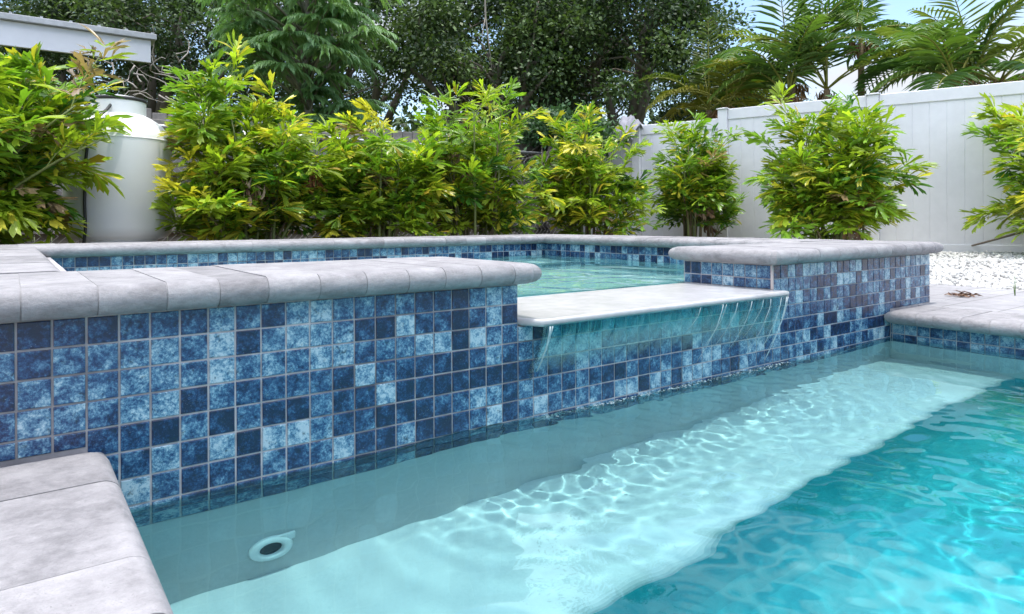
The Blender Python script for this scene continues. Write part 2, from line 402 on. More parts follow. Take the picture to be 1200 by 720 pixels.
def coping(name, parent, runs, seed, z0, z1, inset=.0018):
    """runs: outlines with the edges that are bullnosed, cut into stones along an axis"""
    rr = random.Random(seed); mb = MB()
    for (poly, rnd, axis, cuts) in runs:
        lo, hi = cuts[0], cuts[-1]
        # grout core a little inside the stones
        n = len(poly); cx = sum(p[0] for p in poly)/n; cy = sum(p[1] for p in poly)/n
        core = []
        x0 = min(p[0] for p in poly); x1 = max(p[0] for p in poly); y0 = min(p[1] for p in poly); y1 = max(p[1] for p in poly)
        core = [(x0+inset, y0+inset), (x1-inset, y0+inset), (x1-inset, y1-inset), (x0+inset, y1-inset)]
        mb.prism(core, z0+inset, z1-inset, .02, [rnd[0], rnd[1], rnd[2], rnd[3]], 1, (.5, .5, .5), 5, full=True)
        for i in range(len(cuts)-1):
            a, b = cuts[i]+.0009, cuts[i+1]-.0009
            first, last = i == 0, i == len(cuts)-2
            if axis == 0:
                pl = [(a if not first else x0, y0), (b if not last else x1, y0), (b if not last else x1, y1), (a if not first else x0, y1)]
                rd = [rnd[0], rnd[1] and last, rnd[2], rnd[3] and first]
            else:
                pl = [(x0, a if not first else y0), (x1, a if not first else y0), (x1, b if not last else y1), (x0, b if not last else y1)]
                rd = [rnd[0] and first, rnd[1], rnd[2] and last, rnd[3]]
            # soften corners between two rounded edges
            q = []; qr = []
            m4 = len(pl)
            for k in range(m4):
                e0, e1 = rd[k-1], rd[k]
                p = Vector(pl[k]); pp = Vector(pl[k-1]); pn = Vector(pl[(k+1) % m4])
                if e0 and e1:
                    Rr = .042; t0 = (pp-p).normalized(); t1 = (pn-p).normalized(); cc = p+(t0+t1)*Rr
                    for s_ in range(7):
                        w = PI/2*s_/6
                        w2 = cc-t1*Rr*math.cos(w)-t0*Rr*math.sin(w)
                        q.append((w2.x, w2.y)); qr.append(True)
                    qr[-1] = e1
                else:
                    q.append((p.x, p.y)); qr.append(e1)
            dz = rr.uniform(-.0012, .0012)
            tone = rr.choice((.42, .5, .56, .6, .64)) if rr.random() > .16 else rr.uniform(.12, .3)
            mb.prism(q, z0, z1+dz, .03, qr, 0, (tone, rr.random(), rr.random()), 7, full=True, smooth=True)
    return mb.build(name, [M['stone'], M['joint']], parent)
def cuts(a, b, step, seed, jit=.1):
    rr = random.Random(seed); L = [a]; x = a
    while x < b-step*1.5:
        x += step*(1+rr.uniform(-jit, jit)); L.append(x)
    L.append(b); return L
def rect(x0, y0, x1, y1): return [(x0, y0), (x1, y0), (x1, y1), (x0, y1)]
CY0, CY1 = 1.430, 1.950
coping('front_coping', spa, [(rect(SX0-.05, CY0, NX1+.048, CY1), (True, True, True, True), 0, cuts(SX0-.05, .0145, .104, 1)[:-1]+cuts(.0145, NX1+.048, .104, 2))], 5, TT+.003, CT)
coping('front_coping', spa, [(rect(NX2-.048, CY0, NX3+.045, CY1), (True, True, True, True), 0, cuts(NX2-.048, NX3+.045, .155, 3))], 6, TT+.003, CT)
coping('back_coping', spa, [(rect(SX0-.05, SYI1-.05, NX3+.10, SYB+.05), (True, True, True, True), 0, cuts(SX0-.05, NX3+.10, .16, 4))], 8, TT+.003, CT)
coping('side_coping', spa, [(rect(SX0-.05, CY1+.002, SXI0-.048, SYI1-.052), (False, True, False, True), 1, cuts(CY1+.002, SYI1-.052, .21, 5, .2))], 9, TT+.003, CT)
coping('side_coping', spa, [(rect(SXI1-.05, CY1+.002, NX3+.10, SYI1-.052), (False, True, False, True), 1, cuts(CY1+.002, SYI1-.052, .105, 6))], 10, TT+.003, CT)
# spill slab
mb = MB()
SL0, SL1, SLY = NX1+.004, NX2+.012, 1.415
mb.prism([(SL0, D-.01), (SL0+.03, SLY), (SL1-.006, SLY), (SL1, SLY+.006), (SL1, D-.006), (NX2-.006, D-.006), (NX2-.006, SYI0-.01), (SL0, SYI0-.01)], .265, .286, .008, [True]*8, 0, (.5,)*3, 4, smooth=True)
mb.build('spill_slab', [M['marble']], spa)

# ------------------------------------------------------------------ pool
pool = thing('swimming_pool', 'swimming pool with pale plaster bench below the blue tiled wall and grey stone edges', 'pool', (1.7, 0, DT))
BD, BY, FD = -.45, 1.0, -1.08
TB = -.097
mb = MB()
# outer ground-side walls in plaster, bench, floor
mb.add([(WX0, D-.002, BD), (WX1, D-.002, BD), (WX1, D-.002, TB), (WX0, D-.002, TB)], [(0, 1, 2, 3)])
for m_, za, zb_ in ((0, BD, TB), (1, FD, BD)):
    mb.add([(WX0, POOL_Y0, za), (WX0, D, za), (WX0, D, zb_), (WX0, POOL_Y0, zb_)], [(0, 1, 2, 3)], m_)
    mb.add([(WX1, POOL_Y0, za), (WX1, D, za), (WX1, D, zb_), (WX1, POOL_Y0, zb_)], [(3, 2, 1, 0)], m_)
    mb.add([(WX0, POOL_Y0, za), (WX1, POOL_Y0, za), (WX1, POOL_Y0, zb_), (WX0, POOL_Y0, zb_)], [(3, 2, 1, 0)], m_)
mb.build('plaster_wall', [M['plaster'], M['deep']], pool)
mb = MB()
prof = [(D, BD)]
for k in range(7):
    a = PI/2*k/6; prof.append((BY+.03-.03*math.sin(a), BD-.03+.03*math.cos(a)))
prof.append((BY, -.62))
for k in range(1, 13):
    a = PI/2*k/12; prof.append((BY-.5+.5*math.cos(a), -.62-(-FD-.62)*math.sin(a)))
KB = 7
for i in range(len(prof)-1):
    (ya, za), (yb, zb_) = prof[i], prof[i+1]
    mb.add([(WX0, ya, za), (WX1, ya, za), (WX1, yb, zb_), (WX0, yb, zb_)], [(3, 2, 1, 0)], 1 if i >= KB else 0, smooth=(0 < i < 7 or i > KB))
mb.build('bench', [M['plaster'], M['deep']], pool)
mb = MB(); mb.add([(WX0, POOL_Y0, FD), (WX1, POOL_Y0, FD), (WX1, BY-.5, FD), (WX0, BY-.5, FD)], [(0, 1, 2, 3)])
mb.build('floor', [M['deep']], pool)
WZ = [DU-.002, ZL[5]-.037, ZL[6]-.037, ZL[7]-.037, TB]
panel('waterline_tiles', pool, [((WX1, 0, 0), (0, 1, 0), (-1, 0, 0), ulist(-3.0, D-.004, D-.012), WZ, 14)])
panel('waterline_tiles', pool, [((WX0, 0, 0), (0, 1, 0), (1, 0, 0), ulist(-3.0, D-.004, D-.012), WZ, 15)])
mb = MB()
mb.box((WX0-.10, POOL_Y0, TB), (WX0-.0005, D-.001, DU), 0); mb.box((WX1+.0005, POOL_Y0, TB), (WX1+.10, D-.001, DU), 0)
mb.box((WX0-.10, POOL_Y0-.1, TB), (WX1+.10, POOL_Y0-.001, DU), 0)
mb.build('bond_beam', [M['grout']], pool)
LE = .147
coping('left_coping', pool, [(rect(-.32, POOL_Y0, LE, D-.0045), (False, True, True, False), 1, cuts(POOL_Y0, .030, .155, 21)[:-1]+[.03, .185, .34, .495, .655, .81, .965, 1.12, 1.276, D-.0045])], 31, DU, DT)
RE = WX1-.072
coping('right_coping', pool, [(rect(RE, POOL_Y0, RE+.36, D-.0045), (False, False, True, True), 1, cuts(POOL_Y0, D-.012-.14, .1055, 22, .03)[:-1]+[D-.14, D-.0045])], 33, DU, DT)
# return fitting on the wall above the bench
fx, fz = .447, -.345
fit_mb = MB()
def ring(mb, prof, n=40, c=(.5,)*3):
    vs = [(fx+r*math.cos(2*PI*k/n), D-.001-dd, fz+r*math.sin(2*PI*k/n)) for r, dd in prof for k in range(n)]
    fs = [(i*n+(k+1) % n, i*n+k, (i+1)*n+k, (i+1)*n+(k+1) % n) for i in range(len(prof)-1) for k in range(n)]
    mb.add(vs, fs, 0, c, True)
ring(fit_mb, [(.045, 0), (.045, .006), (.042, .010), (.034, .013), (.027, .013), (.0235, .009), (.0235, -.02)])
fit_mb.box((fx+.016, D-.010, fz+.016), (fx+.048, D-.002, fz+.042), bev=.003)
fo = fit_mb.build('return_fitting', [M['pvc']], pool)
mb = MB(); n = 32
mb.add([(fx+.0232*math.cos(2*PI*k/n), D-.004, fz+.0232*math.sin(2*PI*k/n)) for k in range(n)], [tuple(range(n))[::-1]])
hole = mb.build('nozzle_opening', [m_plain('dark_opening', (.03, .045, .05), .6)], None)
hole.parent = fo

# ------------------------------------------------------------------ water
WR = np.random.default_rng(5)
def waves(X, Y, comps):
    Z = np.zeros_like(X)
    for (kx, ky, a, ph) in comps: Z += a*np.sin(kx*X+ky*Y+ph)
    return Z
def comp(n, lmin, lmax, slope, spread=PI, main=0.0, rng=WR):
    out = []
    for _ in range(n):
        L = math.exp(rng.uniform(math.log(lmin), math.log(lmax))); k = 2*PI/L; a = main+rng.uniform(-spread, spread)
        out.append((k*math.cos(a), k*math.sin(a), slope/k/math.sqrt(n)*1.41, rng.uniform(0, 2*PI)))
    return out
def water(name, x0, x1, y0, y1, res, hfun, zbot, mat, label):
    nx = int((x1-x0)/res)+1; xs = np.linspace(x0, x1, nx)
    ys = np.linspace(y0, y1, int((y1-y0)/res)+1) if y0 > 0 else np.concatenate([np.linspace(y0, -.3, 220)[:-1], np.linspace(-.3, y1, int((y1+.3)/res))]); ny = len(ys)
    X, Y = np.meshgrid(xs, ys); Z = hfun(X, Y)
    V = np.stack([X, Y, Z], -1).reshape(-1, 3)
    i = np.arange(ny*nx).reshape(ny, nx)
    Q = np.stack([i[:-1, :-1], i[:-1, 1:], i[1:, 1:], i[1:, :-1]], -1).reshape(-1, 4)
    nV = len(V)
    # sides + bottom close the body of water
    bl = np.concatenate([i[0, :], i[1:, -1], i[-1, -2::-1], i[-2:0:-1, 0]])
    T = V[bl]; B = T.copy(); B[:, 2] = zbot; m = len(bl)
    V2 = np.concatenate([V, T, B]); j = np.arange(m); k = (j+1) % m
    side = np.stack([nV+j, nV+m+j, nV+m+k, nV+k], -1)
    me = bpy.data.meshes.new(name)
    cb = len(V2)
    V2 = np.concatenate([V2, [[x0, y0, zbot], [x1, y0, zbot], [x1, y1, zbot], [x0, y1, zbot]]])
    F = np.concatenate([Q, side, [[cb+3, cb+2, cb+1, cb]]])
    me.vertices.add(len(V2)); me.vertices.foreach_set('co', V2.astype(np.float32).ravel())
    me.loops.add(F.size); me.loops.foreach_set('vertex_index', F.astype(np.int32).ravel())
    me.polygons.add(len(F)); me.polygons.foreach_set('loop_start', np.arange(0, F.size, 4, dtype=np.int32))
    sm = np.zeros(len(F), bool); sm[:len(Q)] = True
    me.polygons.foreach_set('use_smooth', sm); me.materials.append(mat); me.update(calc_edges=True)
    o = link(name, me); tag(o, label=label, kind='structure'); o.cycles.is_caustics_caster = True
    return o
pc = comp(14, .45, 1.6, .036)+comp(22, .10, .36, .022)
pd = comp(26, .05, .16, .036)
pf = comp(26, .035, .09, .05)
def pool_h(X, Y):
    calm = np.clip((Y-.2)/1.1, 0, 1)
    Z = waves(X, Y, pc)*(1-.45*calm)+waves(X, Y, pd)*np.clip((1.0-Y)/.35, 0, 1)*np.clip(.35+.65*np.sin(X*2.3+Y*1.9+.6)**2, 0, 1)
    near = np.exp(-((Y-D)/.16)**2)*1.9+.36*np.exp(-((Y-D)/.6)**2)
    near = near*np.exp(-((np.clip(np.abs(X-1.75)-.55, 0, 9))/.3)**2)
    Z += waves(X, Y, pf)*near*1.1
    for cx, L, A, ph in ((1.16, .105, .0010, 0), (1.45, .06, .0003, 1), (1.8, .065, .0003, 2), (2.15, .055, .0003, 4), (2.3, .075, .0004, 3)):
        r = np.sqrt((X-cx)**2+(Y-1.44)**2)+1e-3
        rr_ = r*(1+.05*np.sin(3*np.arctan2(Y-1.44, X-cx)+ph))
        Z += A*np.sin(2*PI*rr_/L+ph)*np.exp(-r/.55)/(1+2.0*r)*1.6*np.clip(r/.1, 0, 1)
    return Z
water('pool_water', WX0-.004, WX1+.004, POOL_Y0-.004, D+.004, .0085, pool_h, FD-.1, M['water'], 'clear turquoise pool water with ripples spreading from the spillway')
sc_ = comp(16, .25, 1.2, .03)+comp(18, .08, .25, .02)
def spa_h(X, Y): return .2895+waves(X, Y, sc_)*np.clip((Y-1.6)/.5, .1, 1)
water('spa_water', SXI0-.004, SXI1+.004, SYI0-.004, SYI1+.004, .02, spa_h, -.6, M['spa_water'], 'teal water filling the raised hot tub to the spillway')
for o in bpy.data.objects:
    if o.type == 'MESH' and o.name.split('.')[0] in ('bench', 'floor', 'plaster_wall', 'basin', 'return_fitting', 'wall_tiles', 'waterline_tiles', 'inner_tile_band'):
        o.cycles.is_caustics_receiver = True

# falling sheet of water
def m_sheet():
    g = G('falling_water'); p = g.coords()
    mpn = g.n('ShaderNodeMapping'); mpn.inputs['Scale'].default_value = (1, 1, .12); sx = g.n('ShaderNodeSeparateXYZ'); g.put(sx, 0, g.attr('uvw', 'Vector')); cxyz = g.n('ShaderNodeCombineXYZ', ins={'X': sx.outputs[0], 'Z': sx.outputs[2]}); g.put(mpn, 0, cxyz.outputs[0])
    n1 = g.noise(mpn.outputs[0], 55, 4, .6); n2 = g.noise(mpn.outputs[0], 16, 3, .6)
    w = g.ramp(n1, [(.62, (0,0,0)), (.68, (1,1,1))])
    w = g.math('MULTIPLY', w, g.ramp(n2, [(.48, (0,0,0)), (.66, (1,1,1))]))
    tr = g.n('ShaderNodeBsdfTransparent', ins={'Color': (.74, .89, .90, 1)})
    gl = g.n('ShaderNodeBsdfGlossy', ins={'Roughness': .08, 'Color': (1, 1, 1, 1), 'Normal': g.bump(g.math('ADD', n1, n2), .5, .006)})
    df = g.n('ShaderNodeBsdfDiffuse', ins={'Color': (.8, .88, .9, 1)})
    lw = g.n('ShaderNodeFresnel', ins={'IOR': 1.33, 'Normal': g.bump(g.math('ADD', n1, n2), .5, .006)})
    m1 = g.n('ShaderNodeMixShader', ins={0: g.math('MULTIPLY', lw.outputs[0], .45)}); g.nt.links.new(tr.outputs[0], m1.inputs[1]); g.nt.links.new(gl.outputs[0], m1.inputs[2])
    m2 = g.n('ShaderNodeMixShader', ins={0: g.math('MULTIPLY', w, g.math('MULTIPLY', g.ramp(sx.outputs[0], [(.45, (.08,)*3), (.72, (.9,)*3)]) if False else g.math('MULTIPLY_ADD', sx.outputs[0], .44, -.66, True), 1.0))}); g.nt.links.new(m1.outputs[0], m2.inputs[1]); g.nt.links.new(df.outputs[0], m2.inputs[2])
    fade = g.ramp(g.math('MULTIPLY_ADD', g.math('SUBTRACT', n2, .5), .45, sx.outputs[1]), [(.35, (0,0,0)), (1.0, (1,1,1))])
    t2 = g.n('ShaderNodeBsdfTransparent'); m3 = g.n('ShaderNodeMixShader', ins={0: fade}); g.nt.links.new(m2.outputs[0], m3.inputs[1]); g.nt.links.new(t2.outputs[0], m3.inputs[2])
    g.nt.links.new(m3.outputs[0], g.out.inputs[0]); return g.mat
def make_sheet():
    nu, nv = 110, 26; V = []; U = []; F = []
    rr = random.Random(3)
    end = [0]*(nu+1)
    for i in range(nu+1):
        s = i/nu; x = SL0+.035+s*(SL1-.012-SL0-.035)
        e = .15+.09*max(0, (s-.55))*1.2
        for j in range(nv+1):
            t = j/nv
            z = .272-e*t
            y = SLY-.001+ (D-.006-SLY)*min(1, t*1.05)**1.6
            xx = x-.055*t*t*(.4+.6*s)
            y += .0025*math.sin(x*90+t*3)*t
            V.append((xx, y, z)); U.append((x, t, z))
    for i in range(nu):
        for j in range(nv):
            a = i*(nv+1)+j; F.append((a, a+1, a+nv+2, a+nv+1))
    me = bpy.data.meshes.new('falling_water_sheet'); me.from_pydata(V, [], F)
    at_ = me.attributes.new('uvw', 'FLOAT_VECTOR', 'POINT'); at_.data.foreach_set('vector', [q for u in U for q in u])
    me.polygons.foreach_set('use_smooth', [True]*len(F)); me.materials.append(m_sheet())
    o = link('falling_water_sheet', me)
    md = o.modifiers.new('thick', 'SOLIDIFY'); md.thickness = .0022
    tag(o, 'thin sheet of water curling off the marble spill slab', 'waterfall', kind='stuff')
make_sheet()
# left-hand trickle, drops and foam
def ico(sub=1):
    t = (1+5**.5)/2
    v = np.array([(-1,t,0),(1,t,0),(-1,-t,0),(1,-t,0),(0,-1,t),(0,1,t),(0,-1,-t),(0,1,-t),(t,0,-1),(t,0,1),(-t,0,-1),(-t,0,1)], float); v /= np.linalg.norm(v[0])
    f = np.array([(0,11,5),(0,5,1),(0,1,7),(0,7,10),(0,10,11),(1,5,9),(5,11,4),(11,10,2),(10,7,6),(7,1,8),(3,9,4),(3,4,2),(3,2,6),(3,6,8),(3,8,9),(4,9,5),(2,4,11),(6,2,10),(8,6,7),(9,8,1)])
    for _ in range(sub-1):
        nv = list(map(tuple, v)); cache = {}; nf = []
        def mid(a, b):
            k = (min(a, b), max(a, b))
            if k not in cache:
                m_ = (np.array(nv[a])+np.array(nv[b])); m_ /= np.linalg.norm(m_); cache[k] = len(nv); nv.append(tuple(m_))
            return cache[k]
        for a, b, c_ in f:
            x, y, z = mid(a, b), mid(b, c_), mid(c_, a); nf += [(a, x, z), (b, y, x), (c_, z, y), (x, y, z)]
        v = np.array(nv); f = np.array(nf)
    return v, f
def blobs(name, centers, radii, mat, sub=2, sq=None, cols=None, parent=None, jit=0.0, rot=False, seed=1):
    rng = np.random.default_rng(seed); v, f = ico(sub); n = len(v)
    Vs = []; Fs = []; Cs = []
    for i, (c_, r) in enumerate(zip(centers, radii)):
        w = v.copy()
        if jit: w = w*(1+rng.uniform(-jit, jit, (n, 1)))
        s_ = np.array(sq[i] if sq is not None else (1, 1, 1)); w = w*s_*r
        if rot:
            q = rng.normal(size=(3, 3)); q, _ = np.linalg.qr(q); w = w@q
        Vs.append(w+np.array(c_)); Fs.append(f+i*n)
        Cs.append(np.repeat([cols[i] if cols is not None else (.8, .85, .88)], n, 0))
    return np_mesh(name, np.concatenate(Vs), np.concatenate(Fs), np.concatenate(Cs), mat, parent, smooth=not rot)
gd = G('droplet'); 
_t = gd.n('ShaderNodeBsdfTransparent', ins={'Color': (.75, .9, .92, 1)}); _g = gd.n('ShaderNodeBsdfGlossy', ins={'Roughness': .05}); _f = gd.n('ShaderNodeFresnel', ins={'IOR': 1.5})
_m = gd.n('ShaderNodeMixShader'); gd.nt.links.new(_f.outputs[0], _m.inputs[0]); gd.nt.links.new(_t.outputs[0], _m.inputs[1]); gd.nt.links.new(_g.outputs[0], _m.inputs[2]); gd.nt.links.new(_m.outputs[0], gd.out.inputs[0])
rr = random.Random(4); cs = []; rs = []
for k in range(300):
    x = NX1+rr.random()**.9*1.25; 
    y = D-.005-abs(rr.gauss(0, .016))
    cs.append((x, y, rr.uniform(-.001, .004))); rs.append(rr.choice((.0015, .002, .0025, .003, .004)))
for k in range(60):
    s = rr.random(); cs.append((SL0+.045+rr.gauss(0, .006)-.02*s, SLY+.01+.045*s+rr.gauss(0, .003), .262-.15*s)); rs.append(rr.uniform(.0012, .004))
sb = MB()
def strand(s, e, dx, r, k0):
    x = SL0+.035+s*(SL1-.012-SL0-.035); pts = []
    for j in range(9):
        t = j/8; pts.append((x-dx*t**1.3+.0015*math.sin(j*2.1+k0), SLY-.004+(D-.014-SLY)*t**1.6, .266-e*t))
    sb.tube(pts, [r*(.6+.5*abs(math.sin(k0+j*1.3)))*(1-.06*j) for j in range(9)], 0, (.5,)*3, 6)
for s, e, dx, r in ((.015, .13, .004, .0032), (.022, .10, .006, .002), (.56, .11, .05, .0011), (.66, .19, .07, .0016), (.675, .15, .06, .001), (.73, .15, .06, .0012), (.80, .17, .06, .0014), (.86, .14, .05, .0011), (.90, .19, .06, .0013), (.955, .2, .055, .0016), (.985, .235, .06, .0028), (.993, .20, .05, .0016)):
    strand(s, e, dx, r, s*40)
gs_ = G('water_strand'); _d = gs_.n('ShaderNodeBsdfDiffuse', ins={'Color': (.85, .92, .93, 1)}); _m2 = gs_.n('ShaderNodeMixShader', ins={0: .30})
_t2 = gs_.n('ShaderNodeBsdfTransparent', ins={'Color': (.85, .95, .96, 1)}); _g2 = gs_.n('ShaderNodeBsdfGlossy', ins={'Roughness': .06}); _m3 = gs_.n('ShaderNodeMixShader', ins={0: .22})
gs_.nt.links.new(_t2.outputs[0], _m3.inputs[1]); gs_.nt.links.new(_g2.outputs[0], _m3.inputs[2]); gs_.nt.links.new(_m3.outputs[0], _m2.inputs[1]); gs_.nt.links.new(_d.outputs[0], _m2.inputs[2]); gs_.nt.links.new(_m2.outputs[0], gs_.out.inputs[0])
tag(sb.build('water_strands', [gs_.mat]), 'bright strands of water trickling below the spill slab', 'trickle', kind='stuff')
fc_ = []; fr_ = []; fs_ = []
for k in range(420):
    g_ = rr.random()
    x = NX1+.05+abs(rr.gauss(0, .05)) if g_ < .22 else (NX1+.05+rr.random()*1.25)
    y = D-.004-abs(rr.gauss(0, .012 if g_ > .22 else .022)); q_ = rr.uniform(.0012, .0036)
    fc_.append((x, y, rr.uniform(.0, .003))); fr_.append(q_); fs_.append((1.3, 1.1, .6))
o = blobs('foam', fc_, fr_, gs_.mat, 2, fs_); tag(o, 'white foam bubbles along the tiled wall at the waterline', 'foam', kind='stuff')
o = blobs('water_droplets', cs, rs, gd.mat, 2); tag(o, 'clear drops and bubbles where the spilled water meets the pool', 'splash', kind='stuff')

# ------------------------------------------------------------------ ground, deck, gravel
def m_ground():
    g = G('ground'); p = g.coords(); n = g.noise(p, 14, 6, .65); n2 = g.noise(p, .8, 4, .6)
    col = g.ramp(g.math('MULTIPLY_ADD', n, .6, g.math('MULTIPLY', n2, .4)), [(.3, (.05, .06, .02)), (.55, (.09, .11, .035)), (.75, (.16, .15, .07))])
    g.principled(**{'Base Color': col, 'Roughness': .95, 'Normal': g.bump(n, .8, .05)}); return g.mat
gm = m_ground(); mb = MB(); BIG = 400; gz = .10
ix0, ix1, iy0, iy1 = -1.0, 3.7, POOL_Y0-.1, 4.5
for a, b, c_, d_ in ((-BIG, -BIG, BIG, iy0), (-BIG, iy1, BIG, BIG), (-BIG, iy0, ix0, iy1), (ix1, iy0, BIG, iy1)):
    mb.add([(a, b, gz), (c_, b, gz), (c_, d_, gz), (a, d_, gz)], [(0, 1, 2, 3)])
tag(mb.build('ground', [gm]), kind='structure')
def m_paver():
    g = G('deck_paver'); p = g.coords()
    br = g.n('ShaderNodeTexBrick', ins={'Scale': 1.0, 'Mortar Size': .004, 'Brick Width': .46, 'Row Height': .23, 'Color1': (.35, .34, .35, 1), 'Color2': (.28, .27, .28, 1), 'Mortar': (.18, .17, .17, 1)})
    g.put(br, 'Vector', p); n = g.noise(p, 12, 6, .65); n2 = g.noise(p, 120, 3, .6)
    col = g.mix(g.ramp(n, [(.35, (0,0,0)), (.7, (1,1,1))]), g.mix(1., br.outputs[0], (.72, .71, .72, 1), 'MULTIPLY'), br.outputs[0])
    g.principled(**{'Base Color': col, 'Roughness': .75, 'Normal': g.bump(g.math('MULTIPLY_ADD', br.outputs[1], -1.5, n2), .4, .004)}); return g.mat
pm = m_paver(); mb = MB()
mb.box((RE+.363, POOL_Y0, .05), (4.78, D+.0, DT-.002), bev=.004); mb.box((NX3+.004, D+.0025, .05), (4.78, 4.6, DT-.002), bev=.004)
mb.box((-6, POOL_Y0, .05), (-.323, D-.003, DT-.002), bev=.004); mb.box((-6, D-.0005, .05), (SX0-.003, 4.6, DT-.002), bev=.004)
mb.box((-6, POOL_Y0-3, .05), (4.78, POOL_Y0-.003, DT-.002), bev=.004)
tag(mb.build('pool_deck', [pm]), kind='structure')
# planting bed behind the spa
mb = MB(); nx, ny = 60, 22; V = []; 
for j in range(ny+1):
    for i in range(nx+1):
        x = -4+11.5*i/nx; y = 4.62+4.2*j/ny
        h = .26+.05*math.sin(x*2.1+y)+.03*math.sin(x*5.3-y*3.1); e = min(1, min(j, ny-j, i, nx-i)/2.0)
        V.append((x, y, .09+(h-.09)*e))
mb.add(V, [(j*(nx+1)+i, j*(nx+1)+i+1, (j+1)*(nx+1)+i+1, (j+1)*(nx+1)+i) for j in range(ny) for i in range(nx)], smooth=True)
tag(mb.build('planting_bed', [M['soil']]), kind='structure')
# fence line (defined here because the gravel runs up to it)
FC = Vector((7.15, 6.65, 0)); FD_ = Vector((.331, -.9436, 0)).normalized(); FN = Vector((-.9436, -.331, 0)).normalized()
def fence_x(y): return FC.x+(y-FC.y)*FD_.x/FD_.y
def gravel_h(x, y): 
    t = np.clip((x-4.78)/3.0, 0, 1); t = t*t*(3-2*t)
    return .128+.060*t+.008*np.sin(x*5.1+y*2.3)+.006*np.sin(y*7.7-x*3)
mb = MB(); V = []; nx, ny = 40, 80
for j in range(ny+1):
    y = -3+7.7*j/ny
    for i in range(nx+1):
        x = 4.784+(fence_x(y)+.3-4.784)*i/nx; V.append((x, y, float(gravel_h(x, y))-.006))
mb.add(V, [(j*(nx+1)+i, j*(nx+1)+i+1, (j+1)*(nx+1)+i+1, (j+1)*(nx+1)+i) for j in range(ny) for i in range(nx)], smooth=True)
tag(mb.build('gravel_bed', [m_plain('white_chip_base', (.5, .49, .48), .9, .9, 60, .5)]), kind='structure')
rng = np.random.default_rng(8); cs = []; rs = []; sq = []; cl = []
for k in range(11000):
    y = rng.uniform(-.6, 4.0); x = rng.uniform(4.80, fence_x(y)-.05)
    if (x*math.cos(TH)-y*math.sin(TH))/(x*math.sin(TH)+y*math.cos(TH)) < .55: continue
    r = rng.uniform(.009, .021); cs.append((x, y, float(gravel_h(x, y))+r*.25)); rs.append(r)
    sq.append((1.25, .95, .7)); t = rng.uniform(.5, .74); t = t if rng.random() > .06 else rng.uniform(.3, .5); cl.append((t, t*.985, t*.96))
o = blobs('gravel', cs, rs, M['pebble'], 1, sq, cl, None, .22, True); tag(o, 'white marble chip gravel between paved deck and fence', 'gravel', kind='stuff')

# ------------------------------------------------------------------ fences
vf = thing('vinyl_fence', 'white vinyl privacy fence with grooved boards and a deep top rail', 'fence', (FC.x, FC.y, .15))
def along(d, n=0.0, z=0.0): q = FC+FD_*d+FN*n; return (q.x, q.y, z)
def obox(mb, d0, d1, n0, n1, z0, z1, m=0, c=(.5,)*3):
    v = [along(d0, n0, z0), along(d1, n0, z0), along(d1, n1, z0), along(d0, n1, z0), along(d0, n0, z1), along(d1, n0, z1), along(d1, n1, z1), along(d0, n1, z1)]
    mb.add(v, [(0,3,2,1),(4,5,6,7),(0,1,5,4),(1,2,6,5),(2,3,7,6),(3,0,4,7)], m, c)
def bevel(o, w=.006, seg=2):
    m = o.modifiers.new('bevel', 'BEVEL'); m.width = w; m.segments = seg; m.limit_method = 'ANGLE'
posts = [-1.0, 0, 1.22, 2.97, 4.75, 6.53, 8.3]; tops = [1.85, 1.895, 2.007, 2.007, 2.007, 2.007]
for i, pd in enumerate(posts):
    zt = 2.004 if i > 1 else (1.90 if i else 1.855)
    mb = MB(); obox(mb, pd-.06, pd+.06, -.06, .06, .05, zt)
    po = mb.build('post', [M['vinyl']], vf); bevel(po)
    mb = MB(); obox(mb, pd-.075, pd+.075, -.075, .075, zt+.001, zt+.012)
    a = [along(pd-.075, -.075, zt+.012), along(pd+.075, -.075, zt+.012), along(pd+.075, .075, zt+.012), along(pd-.075, .075, zt+.012), along(pd, 0, zt+.03)]
    mb.add(a, [(0, 1, 4), (1, 2, 4), (2, 3, 4), (3, 0, 4)])
    co_ = mb.build('post_cap', [M['vinyl']], None); co_.parent = po; co_.location = (0, 0, 0)
for i in range(len(posts)-1):
    a, b, zt = posts[i]+.062, posts[i+1]-.062, tops[i]
    mb = MB(); nbd = max(3, round((b-a)/.165)); w = (b-a)/nbd
    for k in range(nbd): obox(mb, a+k*w+.002, a+(k+1)*w-.002, -.011, .011, .20, zt-.12)
    obox(mb, a, b, -.007, .007, .2, zt-.12)
    po = mb.build('panel', [M['vinyl']], vf); bevel(po, .004, 2)
    mb = MB(); obox(mb, a, b, -.025, .025, zt-.14, zt); po = mb.build('top_rail', [M['vinyl']], vf); bevel(po, .008)
    mb = MB(); obox(mb, a, b, -.025, .025, .13, .27); po = mb.build('bottom_rail', [M['vinyl']], vf); bevel(po, .008)
# weathered wood fence further back
wf = thing('wooden_fence', 'weathered grey wooden board fence half hidden behind the plants', 'fence', (2, 7.62, .1))
mb = MB(); rr = random.Random(2); x = -5.0
while x < 6.7:
    w = rr.uniform(.13, .15); h = 1.68+rr.uniform(-.03, .03); y = 7.64+rr.uniform(-.006, .006)
    mb.prism([(x, y), (x+w-.008, y), (x+w-.008, y+.02), (x, y+.02)], .1, h, .004, [True]*4, 0, (.5,)*3, 1); x += w
mb.build('boards', [M['wood']], wf)
for z in (.45, 1.05, 1.50):
    mb = MB(); mb.box((-5, 7.58, z), (6.75, 7.637, z+.09), bev=.006); mb.build('rail', [M['wood']], wf)
